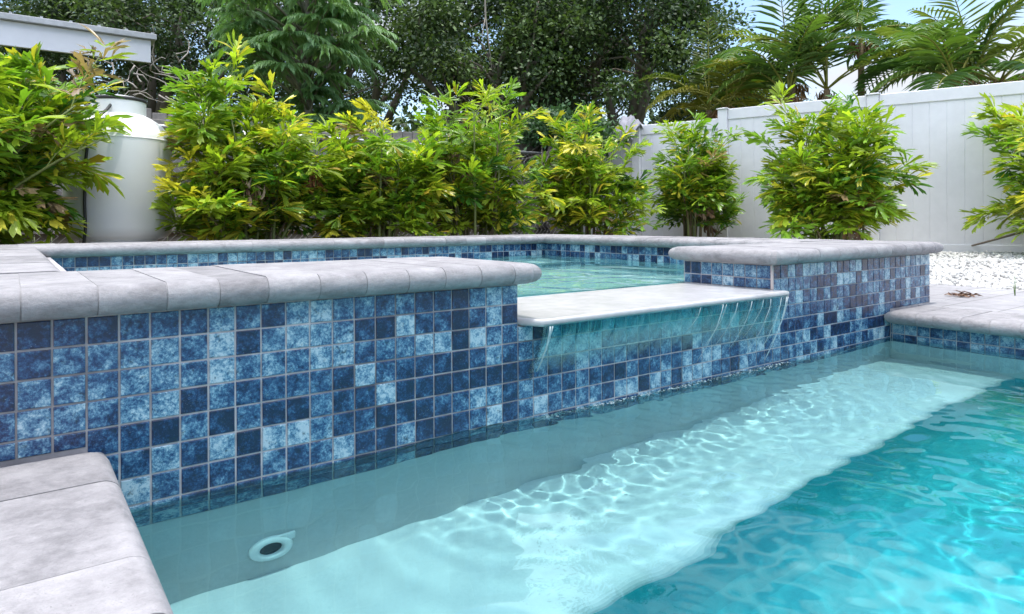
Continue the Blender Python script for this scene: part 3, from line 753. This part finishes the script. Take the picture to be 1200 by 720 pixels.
# chain link fence
cf = thing('chain_link_fence', 'grey chain link fence showing through gaps between the plants', 'fence', (3, 7.05, .25))
mb = MB(); p_ = .062; x = -.5; hh = 1.25; k = 0
xa, xb = -.5, 6.6
while x < xb:
    pts = []; nz_ = int(hh/p_)
    for j in range(nz_+1): pts.append((x+(p_/2 if (j % 2) else -p_/2)*1.0, 7.05+(.004 if j % 2 else -.004), .26+j*p_*.95))
    mb.tube(pts, .0027, n=4, cap=False, smooth=False)
    x += p_*1.0
mb.build('mesh_wire', [M['steel']], cf)
for x in (-.5, 1.9, 4.25, 6.6):
    mb = MB(); mb.tube([(x, 7.07, .1), (x, 7.07, 1.52)], .024, n=12); mb.lathe([(.024, 1.52), (.022, 1.535), (.012, 1.55), (.001, 1.552)], x, 7.07, 12); mb.build('fence_post', [M['steel']], cf)
mb = MB(); mb.tube([(xa, 7.07, 1.46), (xb, 7.07, 1.46)], .017, n=10); mb.build('top_rail', [M['steel']], cf)
# crumpled cloth on the corner post
V = []; n_ = 22; rr = random.Random(9)
for j in range(n_+1):
    for i in range(n_+1):
        a, b = (i/n_-.5)*.62, (j/n_-.5)*.34
        rr_d = max(abs(a)-.10, 0)*1.2+max(abs(b)-.07, 0)*1.5
        z = 2.0-rr_d*.9+.018*math.sin(a*38+b*9)+.014*math.sin(b*51-a*17)+.01*math.sin(a*90+b*70)
        q = FC+Vector((-.12, .03, 0))+FD_*b+FN*a; V.append((q.x, q.y, z))
mb = MB(); mb.add(V, [(j*(n_+1)+i, j*(n_+1)+i+1, (j+1)*(n_+1)+i+1, (j+1)*(n_+1)+i) for j in range(n_) for i in range(n_)], smooth=True)
o = mb.build('crumpled_cloth', [M['cloth']]); md = o.modifiers.new('t', 'SOLIDIFY'); md.thickness = .006
tag(o, 'crumpled grey cloth draped over the corner post of the white fence', 'cloth')

# ------------------------------------------------------------------ tank
tp = at(140, 5.33, .30); TX, TY = tp.x, tp.y
DZT = -.04
tk = thing('propane_tank', 'white upright propane tank with black rimmed lid among the yellow green plants', 'tank', (TX, TY, .30))
Rk = .375
prof = [(.001, .41), (.12, .411), (.26, .418), (.33, .435), (.362, .465), (Rk, .52), (Rk, 1.17), (Rk-.004, 1.20), (Rk-.014, 1.235), (Rk-.034, 1.275), (Rk-.062, 1.31), (Rk-.10, 1.345), (Rk-.15, 1.378), (Rk-.20, 1.402), (.14, 1.43), (.001, 1.44)]
mb = MB(); mb.lathe(prof, TX, TY, 72); mb.build('body', [M['tank']], tk)
for z in (1.195,):
    mb = MB(); mb.lathe([(Rk-.002, z-.008), (Rk+.0015, z-.003), (Rk+.0015, z+.003), (Rk-.004, z+.008)], TX, TY, 72); mb.build('weld_seam', [M['tank']], tk)
mb = MB(); mb.lathe([(.27, .29), (.27, .48), (.262, .48), (.262, .29)], TX, TY, 48); mb.build('foot_ring', [M['tank']], tk)
mb = MB(); mb.lathe([(.19, 1.38), (.19, 1.50), (.186, 1.512), (.15, 1.535), (.08, 1.548), (.001, 1.552)], TX, TY, 48); lid = mb.build('lid', [M['tank']], tk)
mb = MB(); mb.lathe([(.185, 1.498), (.196, 1.50), (.199, 1.51), (.196, 1.524), (.18, 1.528)], TX, TY, 48); rim = mb.build('rim', [M['black']], None); rim.parent = lid; rim.location = (0, 0, 0)
rgt = Vector((math.cos(TH), -math.sin(TH), 0)); fwd = Vector((math.sin(TH), math.cos(TH), 0))
_vd = Vector((TX, TY, 0)).normalized(); rgt = Vector((_vd.y, -_vd.x, 0)); fwd = _vd
def tkp(a, rr_, z): w = rgt*math.sin(a)*rr_-fwd*math.cos(a)*rr_; return (TX+w.x, TY+w.y, z)
mb = MB(); mb.tube([tkp(-.30, .17, 1.46), tkp(-.32, .24, 1.41), tkp(-.38, .34, 1.34), tkp(-.45, .384, 1.26), tkp(-.53, .389, 1.15), tkp(-.58, .389, 1.0), tkp(-.60, .389, .7), tkp(-.59, .387, .5), tkp(-.59, .42, .32)], .011, n=8)
mb.build('hose', [M['black']], tk)
mb = MB(); mb.lathe([(.02, .18), (.46, .18), (.46, .285), (.45, .295), (.001, .295)], TX, TY, 40)
mb_o = mb.build('concrete_pad', [M['core']]); tag(mb_o, 'round concrete pad under the white propane tank', 'pad')

# ------------------------------------------------------------------ neighbouring roof
rf = thing('carport', 'neighbouring flat roofed carport with deep pale fascia behind the plants', 'carport', (-3, 10.0, .1))
mb = MB(); xe = 1.50
mb.prism([(-9, 10.0), (xe, 10.0), (xe, 10.05), (-9, 10.05)], 2.66, 2.955, .004, [True]*4, 0, (.5,)*3, 1); mb.build('fascia', [M['fascia']], rf)
mb = MB(); mb.prism([(-9.05, 9.93), (xe+.06, 9.93), (xe+.06, 11.3), (-9.05, 11.3)], 2.958, 3.03, .006, [True]*4, 0, (.5,)*3, 2)
x = -9.0
while x < xe: mb.box((x, 9.94, 3.0302), (x+.03, 11.25, 3.05)); x += .3
mb.build('roof', [M['roofmetal']], rf)
for x, y in ((-.8, 11.0), (-2.8, 11.0), (-6.5, 11.0)):
    mb = MB(); mb.box((x-.06, y-.06, .1), (x+.06, y+.06, 2.956), bev=.006); mb.build('post', [M['fascia']], rf)

# ------------------------------------------------------------------ plants
def unit(v): return v/np.maximum(np.linalg.norm(v, axis=-1, keepdims=True), 1e-9)
FT_V = np.array([(-.03,0,0),(.03,0,0),(-.17,.5,.05),(0,.52,0),(.17,.5,.05),(-.30,.92,-.02),(-.07,.80,-.03),(.07,1.0,-.08),(.30,.78,-.02)])
FT_F = np.array([(0,1,3),(0,3,2),(1,4,3),(2,3,6),(2,6,5),(3,4,8),(3,8,7),(3,7,6)])
NL_V = np.array([(-.05,0,0),(.05,0,0),(-.5,.35,.10),(0,.38,0),(.5,.35,.10),(-.36,.7,.02),(0,.72,-.06),(.36,.7,.02),(0,1.0,-.22)])
NL_F = np.array([(0,1,3),(0,3,2),(1,4,3),(2,3,6),(2,6,5),(3,4,7),(3,7,6),(5,6,8),(6,7,8)])
def leaves(base, dirv, nrm, length, width, col, shape, rng, coljit=.12):
    """n leaf blades as one vertex/triangle block"""
    V0, F0 = shape; n = len(base); d_ = unit(dirv); s_ = unit(np.cross(d_, nrm)); w_ = np.cross(s_, d_)
    V = base[:, None]+s_[:, None]*(V0[None, :, 0, None]*width[:, None, None])+d_[:, None]*(V0[None, :, 1, None]*length[:, None, None])+w_[:, None]*(V0[None, :, 2, None]*length[:, None, None])
    T = F0[None]+(np.arange(n)*len(V0))[:, None, None]
    C = np.clip(np.repeat(col[:, None], len(V0), 1)*(1+rng.uniform(-coljit, coljit, (n, 1, 1))), 0, 1)
    return V.reshape(-1, 3), T.reshape(-1, 3), C.reshape(-1, 3)
class Acc:
    def __init__(s): s.V = []; s.T = []; s.C = []; s.n = 0
    def add(s, V, T, C): s.V.append(V); s.T.append(T+s.n); s.C.append(C); s.n += len(V)
    def build(s, name, mat, parent): return np_mesh(name, np.concatenate(s.V), np.concatenate(s.T), np.concatenate(s.C), mat, parent)
LIME, GREEN, DEEP, YEL, ORA, BRN = [np.array(c_) for c_ in ((.36, .48, .04), (.20, .36, .035), (.07, .20, .025), (.66, .60, .07), (.60, .42, .06), (.32, .22, .13))]
def fishtail(name, u, fw, ztop, width, label, seed, ncane, mix, zg=.27, nfr=5, lean=None, lsz=.10, lows=4):
    rng = np.random.default_rng(seed); b0 = at(u, fw, zg); b0 = np.array(b0)
    t = thing('fishtail_palm', label, 'palm shrub', tuple(b0), 'fishtail palms planted around the hot tub')
    acc = Acc(); stems = MB(); H = ztop-zg
    names = [LIME, GREEN, DEEP, YEL, ORA, BRN]
    for cidx in range(ncane):
        a = rng.uniform(0, 2*PI); rad = math.sqrt(rng.random())*.24*width
        foot = b0+np.array([math.cos(a)*rad, math.sin(a)*rad, 0])
        low = cidx % lows == lows-1
        hc = H*(rng.uniform(.12, .40) if low else rng.uniform(.40, .82))
        out = width*.5*(rng.uniform(.25, .8) if low else rng.uniform(.05, .55)*(1.0 if hc < .7*H else .6)); ln = np.array([math.cos(a), math.sin(a), 0])*out
        if lean is not None and hc > .58*H: ln = ln+np.array(lean)*rng.random()
        pts = [foot+ln*(s*s)+np.array([0, 0, hc*s]) for s in np.linspace(0, 1, 7)]
        cc = (.17, .20, .06) if rng.random() < .6 else (.22, .17, .10)
        stems.tube(pts, [.014, .013, .012, .011, .009, .008, .005], 0, cc, 6)
        for k in range(nfr):
            s = 1-k*.15-rng.uniform(0, .10)
            if s < (.3 if low else .12): break
            p = foot+ln*s*s+np.array([0, 0, hc*s])
            fa = a+rng.normal()*1.2 if rng.random() < .6 else rng.uniform(0, 2*PI)
            el = math.radians(rng.uniform(60, 85) if k == 0 else rng.uniform(25, 72))
            L = min(.70, width*rng.uniform(.24, .50))*(1.0 if k else 1.05)
            hd = np.array([math.cos(fa), math.sin(fa), 0]); dirn = hd*math.cos(el)+np.array([0, 0, 1])*math.sin(el)
            # the rachis arches over
            ns = 11; rp = [p]; dd = dirn.copy(); rd = [dd]
            for j in range(ns):
                dd = unit(dd+np.array([0, 0, -.05-.07*rng.random()])+rng.normal(size=3)*.03); rp.append(rp[-1]+dd*L/ns); rd.append(dd)
            rp = np.array(rp); rd = np.array(rd)
            stems.tube(rp[::2], [.006, .005, .0045, .004, .003, .002][:len(rp[::2])], 0, (.20, .25, .05), 4, cap=False)
            w = rng.random(); ci = int(np.searchsorted(np.cumsum(mix), w)); ci = min(ci, 5); fc = names[ci]
            fc2 = names[int(rng.choice([0, 0, 1, 1, 3]))]
            side = unit(np.cross(rd, [0, 0, 1.0]))
            B = []; DD = []; NN = []; LL = []; CC = []
            for j in range(2, ns+1):
                for sg in (-1, 1):
                    if rng.random() < .42: continue
                    if j == ns and sg == 1: ax = rd[j]
                    else: ax = unit(side[j]*sg*.95+rd[j]*rng.uniform(.3, .9)+np.array([0, 0, rng.uniform(-.25, .6)])+rng.normal(size=3)*.15)
                    sl_ = L*.40*math.sin(PI*(.18+.72*(j/ns)))*rng.uniform(.75, 1.15)
                    up = unit(np.cross(np.cross(ax, [0, 0, 1.]), ax)+rng.normal(size=3)*.28)
                    perp = unit(np.cross(ax, up)); nl = 5
                    for q in range(nl):
                        f_ = (q+.6)/nl
                        pos = rp[j]+ax*sl_*f_+np.array([0, 0, -.10*sl_*f_*f_])
                        sgn = 1 if q % 2 else -1
                        dl = ax*rng.uniform(.7, 1.0)+perp*sgn*rng.uniform(.25, .7)+np.array([0, 0, -rng.uniform(-.25, .5)])
                        if q == nl-1: dl = ax+np.array([0, 0, -.3])
                        B.append(pos); DD.append(dl); NN.append(up+rng.normal(size=3)*.25)
                        LL.append(lsz*1.36*rng.uniform(.6, 1.25)*(.8+.4*math.sin(PI*f_)))
                        c0 = fc if rng.random() < .68 else fc2
                        if rng.random() < .012: c0 = ORA
                        CC.append(c0*rng.uniform(.6, 1.3))
            LL = np.array(LL)
            V, T, C = leaves(np.array(B), np.array(DD), np.array(NN), LL, LL*rng.uniform(.30, .58, len(LL)), np.array(CC), (FT_V, FT_F), rng)
            acc.add(V, T, C)
    stems.build('stems', [M['cane']], t); acc.build('leaves', M['leaf'], t)
    # withered fronds hanging low in the clump
    dry = Acc(); nb = max(2, ncane//5)
    for k in range(nb):
        a = rng.uniform(0, 2*PI); p = b0+np.array([math.cos(a)*width*.3*rng.random(), math.sin(a)*width*.3*rng.random(), H*rng.uniform(.12, .62)])
        nl = 22; B = p+rng.normal(size=(nl, 3))*np.array([.05, .05, .03]); DD = np.array([math.cos(a)*.4, math.sin(a)*.4, -1])+rng.normal(size=(nl, 3))*.4
        LL = rng.uniform(.09, .2, nl); cc = np.array([(.30, .17, .09), (.38, .27, .16), (.20, .11, .07), (.42, .30, .22)])[rng.integers(0, 4, nl)]
        V, T, C = leaves(B, DD, rng.normal(size=(nl, 3)), LL, LL*.45, cc, (FT_V, FT_F), rng); dry.add(V, T, C)
    dry.build('withered_leaves', M['dry'], t)
    return t
MIXA = (.46, .31, .08, .11, .01, .03); MIXB = (.30, .42, .20, .05, .005, .025); MIXC = (.48, .27, .06, .16, .01, .02)
fishtail('fishtail_palm', -62, 4.35, zat(72, 4.35), 1.06, 'dense yellow green fishtail palm left of the white tank', 101, 36, MIXA, lsz=.115, lean=(.74, -.54, 0))
fishtail('fishtail_palm', 292, 5.35, zat(80, 5.35), .92, 'tall yellowing fishtail palm just right of the white tank', 102, 26, MIXC, lean=(-.12, .09, 0))
fishtail('fishtail_palm', 438, 5.9, zat(114, 5.9), .9, 'fishtail palm with reddish dry spike on its left side, behind the tub', 103, 22, MIXA)
fishtail('fishtail_palm', 558, 6.5, zat(98, 6.5), .96, 'fishtail palm with upright pale fronds left of the bare chain link gap', 104, 22, MIXA)
fishtail('fishtail_palm', 690, 7.6, zat(130, 7.6), .96, 'yellow topped fishtail palm at the corner of the white fence', 105, 20, MIXC)
fishtail('fishtail_palm', 812, 8.35, zat(140, 8.35), 1.0, 'darker green fishtail palm standing alone before the white fence', 106, 20, MIXB, lows=8)
fishtail('fishtail_palm', 975, 7.1, zat(124, 7.1), 1.18, 'widest fishtail palm, before the white fence behind the tub pillar', 107, 24, MIXA, zg=.16, lsz=.12, lows=9)
fishtail('fishtail_palm', 1250, 6.3, zat(85, 6.3), 1.25, 'fishtail palm cut by the right edge, with brown drooping leaves over white gravel', 108, 14, MIXA, zg=.16, lsz=.12, lows=9)

# --------------- oaks
OAKC = [np.array(c_) for c_ in ((.046, .080, .030), (.068, .118, .038), (.10, .155, .05), (.036, .066, .026))]
OV = np.array([(0, 0, 0), (-.32, .45, .06), (.32, .45, .06), (0, 1, -.05)]); OF = np.array([(0, 2, 1), (1, 2, 3)])
def oak(u, fw, zc, rx, rz, label, seed, nclump=70, nleaf=480, ls=.085, cols=OAKC, zg=.1, group='dark green trees behind the fences', gap=.9, name='oak_tree', twigs=False):
    rng = np.random.default_rng(seed); b = np.array(at(u, fw, zg))
    t = thing(name, label, 'tree', tuple(b), group)
    wood = MB(); ctr = b+np.array([0, 0, zc-zg]); acc = Acc()
    cl = []
    for k in range(nclump):
        v = unit(rng.normal(size=3)); v[2] = abs(v[2])*1.0-.55*rng.random(); r = rng.uniform(.45, 1.0)**.6
        cl.append(ctr+v*np.array([rx, rx, rz])*r)
    fork = b+np.array([rng.normal()*.1, rng.normal()*.1, (zc-zg)*.38])
    wood.tube([b, b*.5+fork*.5+np.array([.06, -.04, 0]), fork], [.24, .19, .17], 0, (.16, .14, .12), 9)
    for k in range(9):
        tgt = cl[int(rng.integers(nclump))]; m1 = fork*.6+tgt*.4+rng.normal(size=3)*.25+np.array([0, 0, .3]); m2 = fork*.25+tgt*.75+rng.normal(size=3)*.2
        wood.tube([fork, m1, m2, tgt], [.12, .075, .045, .012], 0, (.18, .155, .13), 6)
        for q in range(3):
            tg2 = cl[int(rng.integers(nclump))]; tg2 = m2*.35+tg2*.65 if np.linalg.norm(tg2-m2) > 2 else tg2
            wood.tube([m1*.4+m2*.6, (m2+tg2)/2+rng.normal(size=3)*.12, tg2], [.04, .025, .008], 0, (.2, .17, .14), 5)
    for p in cl:
        sz = rng.uniform(.30, .62)*gap; n = int(nleaf*rng.uniform(.6, 1.3))
        q = p+rng.normal(size=(n, 3))*np.array([sz, sz, sz*.62])*.62
        d_ = unit(q-p)+rng.normal(size=(n, 3))*.7+np.array([0, 0, -.15]); nn = rng.normal(size=(n, 3))*.6+np.array([0, 0, 1.0])
        L = ls*rng.uniform(.6, 1.35, n); base = cols[int(rng.integers(len(cols)))]
        cc = base[None]*rng.uniform(.7, 1.35, (n, 1))
        V, T, C = leaves(q, d_, nn, L, L*.95, cc, (OV, OF), rng); acc.add(V, T, C)
    wood.build('trunk', [M['bark']], t); acc.build('crown', M['oak'], t)
    if twigs:
        tw = MB()
        for k in range(26):
            p = np.array(pt_(rng.uniform(120, 215), rng.uniform(70, 118), rng.uniform(10.6, 11.6))); q = [p]
            dd = unit(np.array([rng.normal(), rng.normal()*.5, rng.normal()*.6]))
            for j in range(6): dd = unit(dd+rng.normal(size=3)*.45); q.append(q[-1]+dd*.13)
            tw.tube(q, [.014, .012, .010, .008, .006, .004, .002], 0, (.42, .38, .35), 5)
        tw.build('bare_twigs', [M['bark']], t)
def pt_(u, v, fw): q = at(u, fw); return (q.x, q.y, zat(v, fw))
oak(-60, 15.5, 4.3, 3.0, 2.6, 'dark broadleaf tree rising behind the carport roof at the left edge', 201, 80)
oak(170, 14.0, 3.9, 2.6, 2.6, 'dark tree with bare grey twigs just right of the carport roof', 202, 85, twigs=True)
oak(430, 15.0, 4.4, 2.6, 3.0, 'dark tree directly behind the pale drooping feathery tree', 203, 70)
oak(560, 13.0, 3.7, 2.1, 2.3, 'mid green tree with a thin vine hanging in front of it', 204, 70)
oak(740, 14.0, 3.9, 2.6, 2.7, 'largest dark oak, filling the view above the middle of the white fence corner', 205, 110, 520)
oak(300, 19.0, 4.6, 3.6, 3.2, 'distant dark tree seen between the carport and the feathery tree', 206, 80)
oak(640, 19.5, 4.4, 3.6, 3.2, 'distant dark tree seen through gaps left of the largest oak', 207, 80)
oak(855, 19.0, 3.2, 1.8, 1.7, 'small distant tree low behind the arching palm fronds', 208, 40)
FER = [np.array(c_) for c_ in ((.05, .11, .05), (.07, .14, .06))]
oak(662, 9.6, 1.72, .62, .42, 'low bluish green bush showing above the wooden fence', 209, 26, 300, .07, FER, .1, None, .5, 'bush')

rng = np.random.default_rng(31); n = 26000; uu = rng.uniform(-500, 1000, n); fw_ = rng.uniform(22, 26, n); rr_ = (uu-600)/F_PX*fw_
hh_ = 3.9+.7*np.sin(uu*.013)+.4*np.sin(uu*.041+1)
B = np.stack([fw_*math.sin(TH)+rr_*math.cos(TH), fw_*math.cos(TH)-rr_*math.sin(TH), .1+hh_*rng.random(n)**.8], 1)
LL = rng.uniform(.18, .42, n); V, T, C = leaves(B, rng.normal(size=(n, 3)), rng.normal(size=(n, 3))+np.array([0, 0, .6]), LL, LL*.9, np.array(OAKC)[rng.integers(0, 4, n)]*.9, (OV, OF), rng)
tag(np_mesh('far_woods', V, T, C, M['oak']), 'dark far wood closing the view below the tree crowns', 'woods', kind='stuff')

# --------------- feathery tree with drooping compound leaves
def feather_tree(u, fw, label, seed):
    rng = np.random.default_rng(seed); b = np.array(at(u, fw, .1)); t = thing('feathery_tree', label, 'tree', tuple(b))
    wood = MB(); acc = Acc(); top = b+np.array([0, 0, 4.6])
    wood.tube([b, b+np.array([.05, 0, 1.2]), b+np.array([0, .04, 2.4]), top], [.09, .075, .055, .02], 0, (.2, .18, .14), 8)
    tiers = [(-110, 84, 6), (-72, 104, 9), (-32, 110, 11), (6, 106, 11), (46, 98, 10), (84, 78, 8), (118, 54, 7), (146, 34, 5)]
    for (v, rpx, ns_) in tiers:
        off = np.array([rng.normal(), rng.normal(), 0])*.13
        for q in range(ns_+2):
            a = 2*PI*q/(ns_+2)+rng.uniform(-.3, .3); zc = zat(v+rng.uniform(-14, 14), fw); rad = rpx/F_PX*fw*rng.uniform(.35, .78)
            c_ = b+np.array([math.cos(a)*rad, math.sin(a)*rad, zc-.1])+off; tr = b+np.array([0, 0, max(.3, zc-.55)])
            wood.tube([tr, tr*.45+c_*.55+np.array([0, 0, .06]), c_], [.026, .016, .006], 0, (.22, .21, .14), 5)
            for w in range(9):
                az = 2*PI*w/9+rng.uniform(-.25, .25); hd = np.array([math.cos(az), math.sin(az), 0])
                L = rng.uniform(.30, .52)*(1.15 if hd@np.array([math.cos(a), math.sin(a), 0]) > 0 else .8); ns = 12
                dd = unit(hd+np.array([0, 0, rng.uniform(.15, .55)])); rp = [c_]; rd = [dd]
                for j in range(ns): dd = unit(dd+np.array([0, 0, -.085])); rp.append(rp[-1]+dd*L/ns); rd.append(dd)
                rp = np.array(rp); rd = np.array(rd); side = unit(np.cross(rd, [0, 0, 1.]))
                wood.tube(rp[::4], [.004, .003, .002, .0015][:len(rp[::4])], 0, (.2, .27, .1), 4, cap=False)
                B = []; DD = []; NN = []
                for j in range(1, ns+1):
                    for sg in (-1, 1):
                        B.append(rp[j]); DD.append(side[j]*sg*.75+rd[j]*.8+np.array([0, 0, -.35-.35*rng.random()])); NN.append(np.array([0, 0, 1.])+side[j]*sg*.5)
                n = len(B); LL = rng.uniform(.10, .16, n); base = np.array([(.21, .37, .15), (.26, .43, .17), (.16, .30, .13)])[int(rng.integers(3))]
                V, T, C = leaves(np.array(B), np.array(DD), np.array(NN), LL, LL*.24, np.repeat([base], n, 0), (NL_V, NL_F), rng); acc.add(V, T, C)
    wood.build('trunk', [M['bark']], t); acc.build('crown', M['feather'], t)
feather_tree(362, 9.6, 'pale green tree with layered drooping feathery leaves above the middle plants', 301)

# --------------- areca palms beyond the fence
def areca(u, fw, zh, nfr, label, seed, L0=1.7, tilt=None, cols=None, ntr=3):
    rng = np.random.default_rng(seed); b = np.array(at(u, fw, .1)); t = thing('feather_palm', label, 'palm tree', tuple(b), 'feather palms behind the white fence')
    trunk = MB(); acc = Acc(); heads = []
    for k in range(ntr):
        a = rng.uniform(0, 2*PI); ft = b+np.array([math.cos(a), math.sin(a), 0])*.16*k; hd = ft+np.array([math.cos(a)*.14*k, math.sin(a)*.14*k, zh*rng.uniform(.82, 1.04)])
        pts = [ft+(hd-ft)*s for s in np.linspace(0, 1, 13)]
        trunk.tube(pts, [.065-.002*i+(.006 if i % 2 else 0) for i in range(13)], 0, (.24, .17, .10), 10); heads.append(hd)
    stalk = MB()
    for k in range(nfr):
        hd = heads[k % ntr]; a = 2*PI*k/nfr*2.618+rng.uniform(-.3, .3); el = math.radians(rng.choice([80, 68, 55, 42, 25])+rng.uniform(-8, 8))
        L = L0*rng.uniform(.75, 1.15); hv_ = np.array([math.cos(a), math.sin(a), 0]); dd = hv_*math.cos(el)+np.array([0, 0, math.sin(el)])
        if tilt is not None: dd = unit(dd+np.array(tilt))
        ns = 24; rp = [hd]; rd = [dd]
        for j in range(ns): dd = unit(dd+np.array([0, 0, -.05-.035*j/ns])); rp.append(rp[-1]+dd*L/ns); rd.append(dd)
        rp = np.array(rp); rd = np.array(rd); side = unit(np.cross(rd, [0, 0, 1.])+1e-4); upv = np.cross(side, rd)
        stalk.tube(rp[::3], list(np.linspace(.016, .003, len(rp[::3]))), 0, (.28, .28, .05), 6)
        B = []; DD = []; NN = []; LL = []
        for j in range(5, ns+1):
            for sg in (-1, 1):
                for h in (0,):
                    f_ = (j+h)/ns; pos = rp[j] if h == 0 or j == ns else (rp[j]+rp[j+1])/2
                    B.append(pos); DD.append(side[j]*sg*.95+rd[j]*(.45+.5*f_)+upv[j]*.35+np.array([0, 0, -.15-.25*rng.random()])+rng.normal(size=3)*.05)
                    NN.append(upv[j]-side[j]*sg*.5); LL.append(L*.30*math.sin(PI*min(1, .25+.68*f_))*rng.uniform(.85, 1.1))
        cs_ = cols or [(.08, .17, .04), (.12, .22, .045), (.16, .27, .05), (.24, .31, .07)]
        base = np.array(cs_[int(rng.integers(len(cs_)))]); n = len(B); LL = np.array(LL)
        V, T, C = leaves(np.array(B), np.array(DD), np.array(NN), LL, np.full(n, .030)*1.0, np.repeat([base], n, 0), (NL_V, NL_F), rng); acc.add(V, T, C)
    for k in range(4):      # dead frond bases and brown tips under the crown
        hd = heads[k % ntr]; a = rng.uniform(0, 2*PI); n = 40; B = hd+np.array([math.cos(a)*.12, math.sin(a)*.12, -.05])+rng.normal(size=(n, 3))*.05
        V, T, C = leaves(B, np.array([math.cos(a)*.5, math.sin(a)*.5, -1])+rng.normal(size=(n, 3))*.3, rng.normal(size=(n, 3)), rng.uniform(.10, .26, n), np.full(n, .022), np.repeat([(.30, .17, .08)], n, 0), (NL_V, NL_F), rng); acc.add(V, T, C)
    trunk.build('trunk', [M['bark']], t); stalk.build('frond_stalks', [M['cane']], t); acc.build('fronds', M['palm'], t)
areca(925, 10.2, 2.55, 25, 'dark green feather palm clump in the middle above the fence', 401, 1.7)
areca(1010, 10.6, 3.25, 9, 'feather palm with one slim brown trunk against the pale sky', 402, 1.35, ntr=1)
areca(852, 10.8, 2.2, 13, 'yellowish feather palm arching low beside the dark oak', 403, 1.3, cols=[(.20, .21, .03), (.12, .17, .025), (.26, .24, .05)], ntr=2)
areca(1172, 9.0, 2.45, 24, 'feather palm at the upper right with brown hanging frond tips', 404, 1.65)

# --------------- hanging vine, dry spike, twig, debris, sprout
def pt(u, v, fw): q = at(u, fw); q.z = zat(v, fw); return tuple(q)
mb = MB(); mb.tube([pt(566, -160, 10.5), pt(569, -60, 10.5), pt(570, 20, 10.5), pt(573, 45, 10.5), pt(577, 82, 10.5)], [.016, .015, .013, .011, .006], 0, (.34, .30, .26), 6)
mb.tube([pt(570, 20, 10.5), pt(566, 42, 10.45), pt(568, 60, 10.45)], [.008, .006, .003], 0, (.34, .30, .26), 5)
tag(mb.build('hanging_vine', [M['bark']]), 'thin pale vine hanging straight down before the dark trees', 'vine')
rng = np.random.default_rng(77); n = 90; c0 = np.array(pt(366, 200, 5.5)); B = c0+rng.normal(size=(n, 3))*np.array([.022, .022, .01]); DD = np.array([0, 0, -1.])+rng.normal(size=(n, 3))*.16
LL = rng.uniform(.10, .24, n); V, T, C = leaves(B, DD, rng.normal(size=(n, 3)), LL, LL*.13, np.array([(.33, .12, .06), (.40, .17, .08), (.26, .10, .05)])[rng.integers(0, 3, n)], (NL_V, NL_F), rng)
ds = np_mesh('dry_flower_spike', V, T, C, M['dry']); tag(ds, 'reddish brown dried flower spike hanging between the second and third palms', 'dried flower')
gz2 = lambda x, y: float(gravel_h(x, y))
a = at(1118, 7.6); b_ = at(1215, 6.7)
mb = MB(); mb.tube([(a.x, a.y, gz2(a.x, a.y)+.015), (a.x*.6+b_.x*.4, a.y*.6+b_.y*.4, .30), (b_.x, b_.y, .46)], [.009, .011, .014], 0, (.20, .16, .13), 6)
mb.tube([(a.x+.03, a.y, .2), (a.x-.2, a.y+.5, .21), (a.x-.26, a.y+.8, .2)], [.012, .012, .008], 0, (.30, .19, .10), 6)
tag(mb.build('fallen_branch', [M['bark']]), 'bare brown branch lying on the white gravel by the fence', 'branch')
q0 = np.array(at(1128, 3.66, DT+.002)); n = 70; B = q0+rng.normal(size=(n, 3))*np.array([.035, .03, 0])+np.array([0, 0, .004]); DD = rng.normal(size=(n, 3))*np.array([1, 1, .18])+np.array([0, 0, .1])
LL = rng.uniform(.02, .06, n); V, T, C = leaves(B, DD, np.array([0, 0, 1.])+rng.normal(size=(n, 3))*.3, LL, LL*.16, np.array([(.30, .17, .10), (.22, .12, .08), (.36, .24, .16)])[rng.integers(0, 3, n)], (NL_V, NL_F), rng)
V[:, 2] = np.maximum(V[:, 2], DT+.003)
o = np_mesh('dry_leaf_litter', V, T, C, M['dry']); tag(o, 'small heap of dry brown leaves on the right pool edge', 'leaf litter')
q0 = at(1189, 3.68, DT); mb = MB(); mb.tube([(q0.x, q0.y, DT), (q0.x+.004, q0.y, DT+.05), (q0.x+.012, q0.y+.004, DT+.105)], [.003, .0026, .0008], 0, (.10, .20, .04), 5)
mb.tube([(q0.x, q0.y, DT), (q0.x-.004, q0.y+.003, DT+.03), (q0.x-.002, q0.y+.006, DT+.06)], [.002, .0018, .0006], 0, (.13, .22, .04), 5)
tag(mb.build('grass_sprout', [M['cane']]), 'single green grass sprout in a deck joint at right', 'weed')
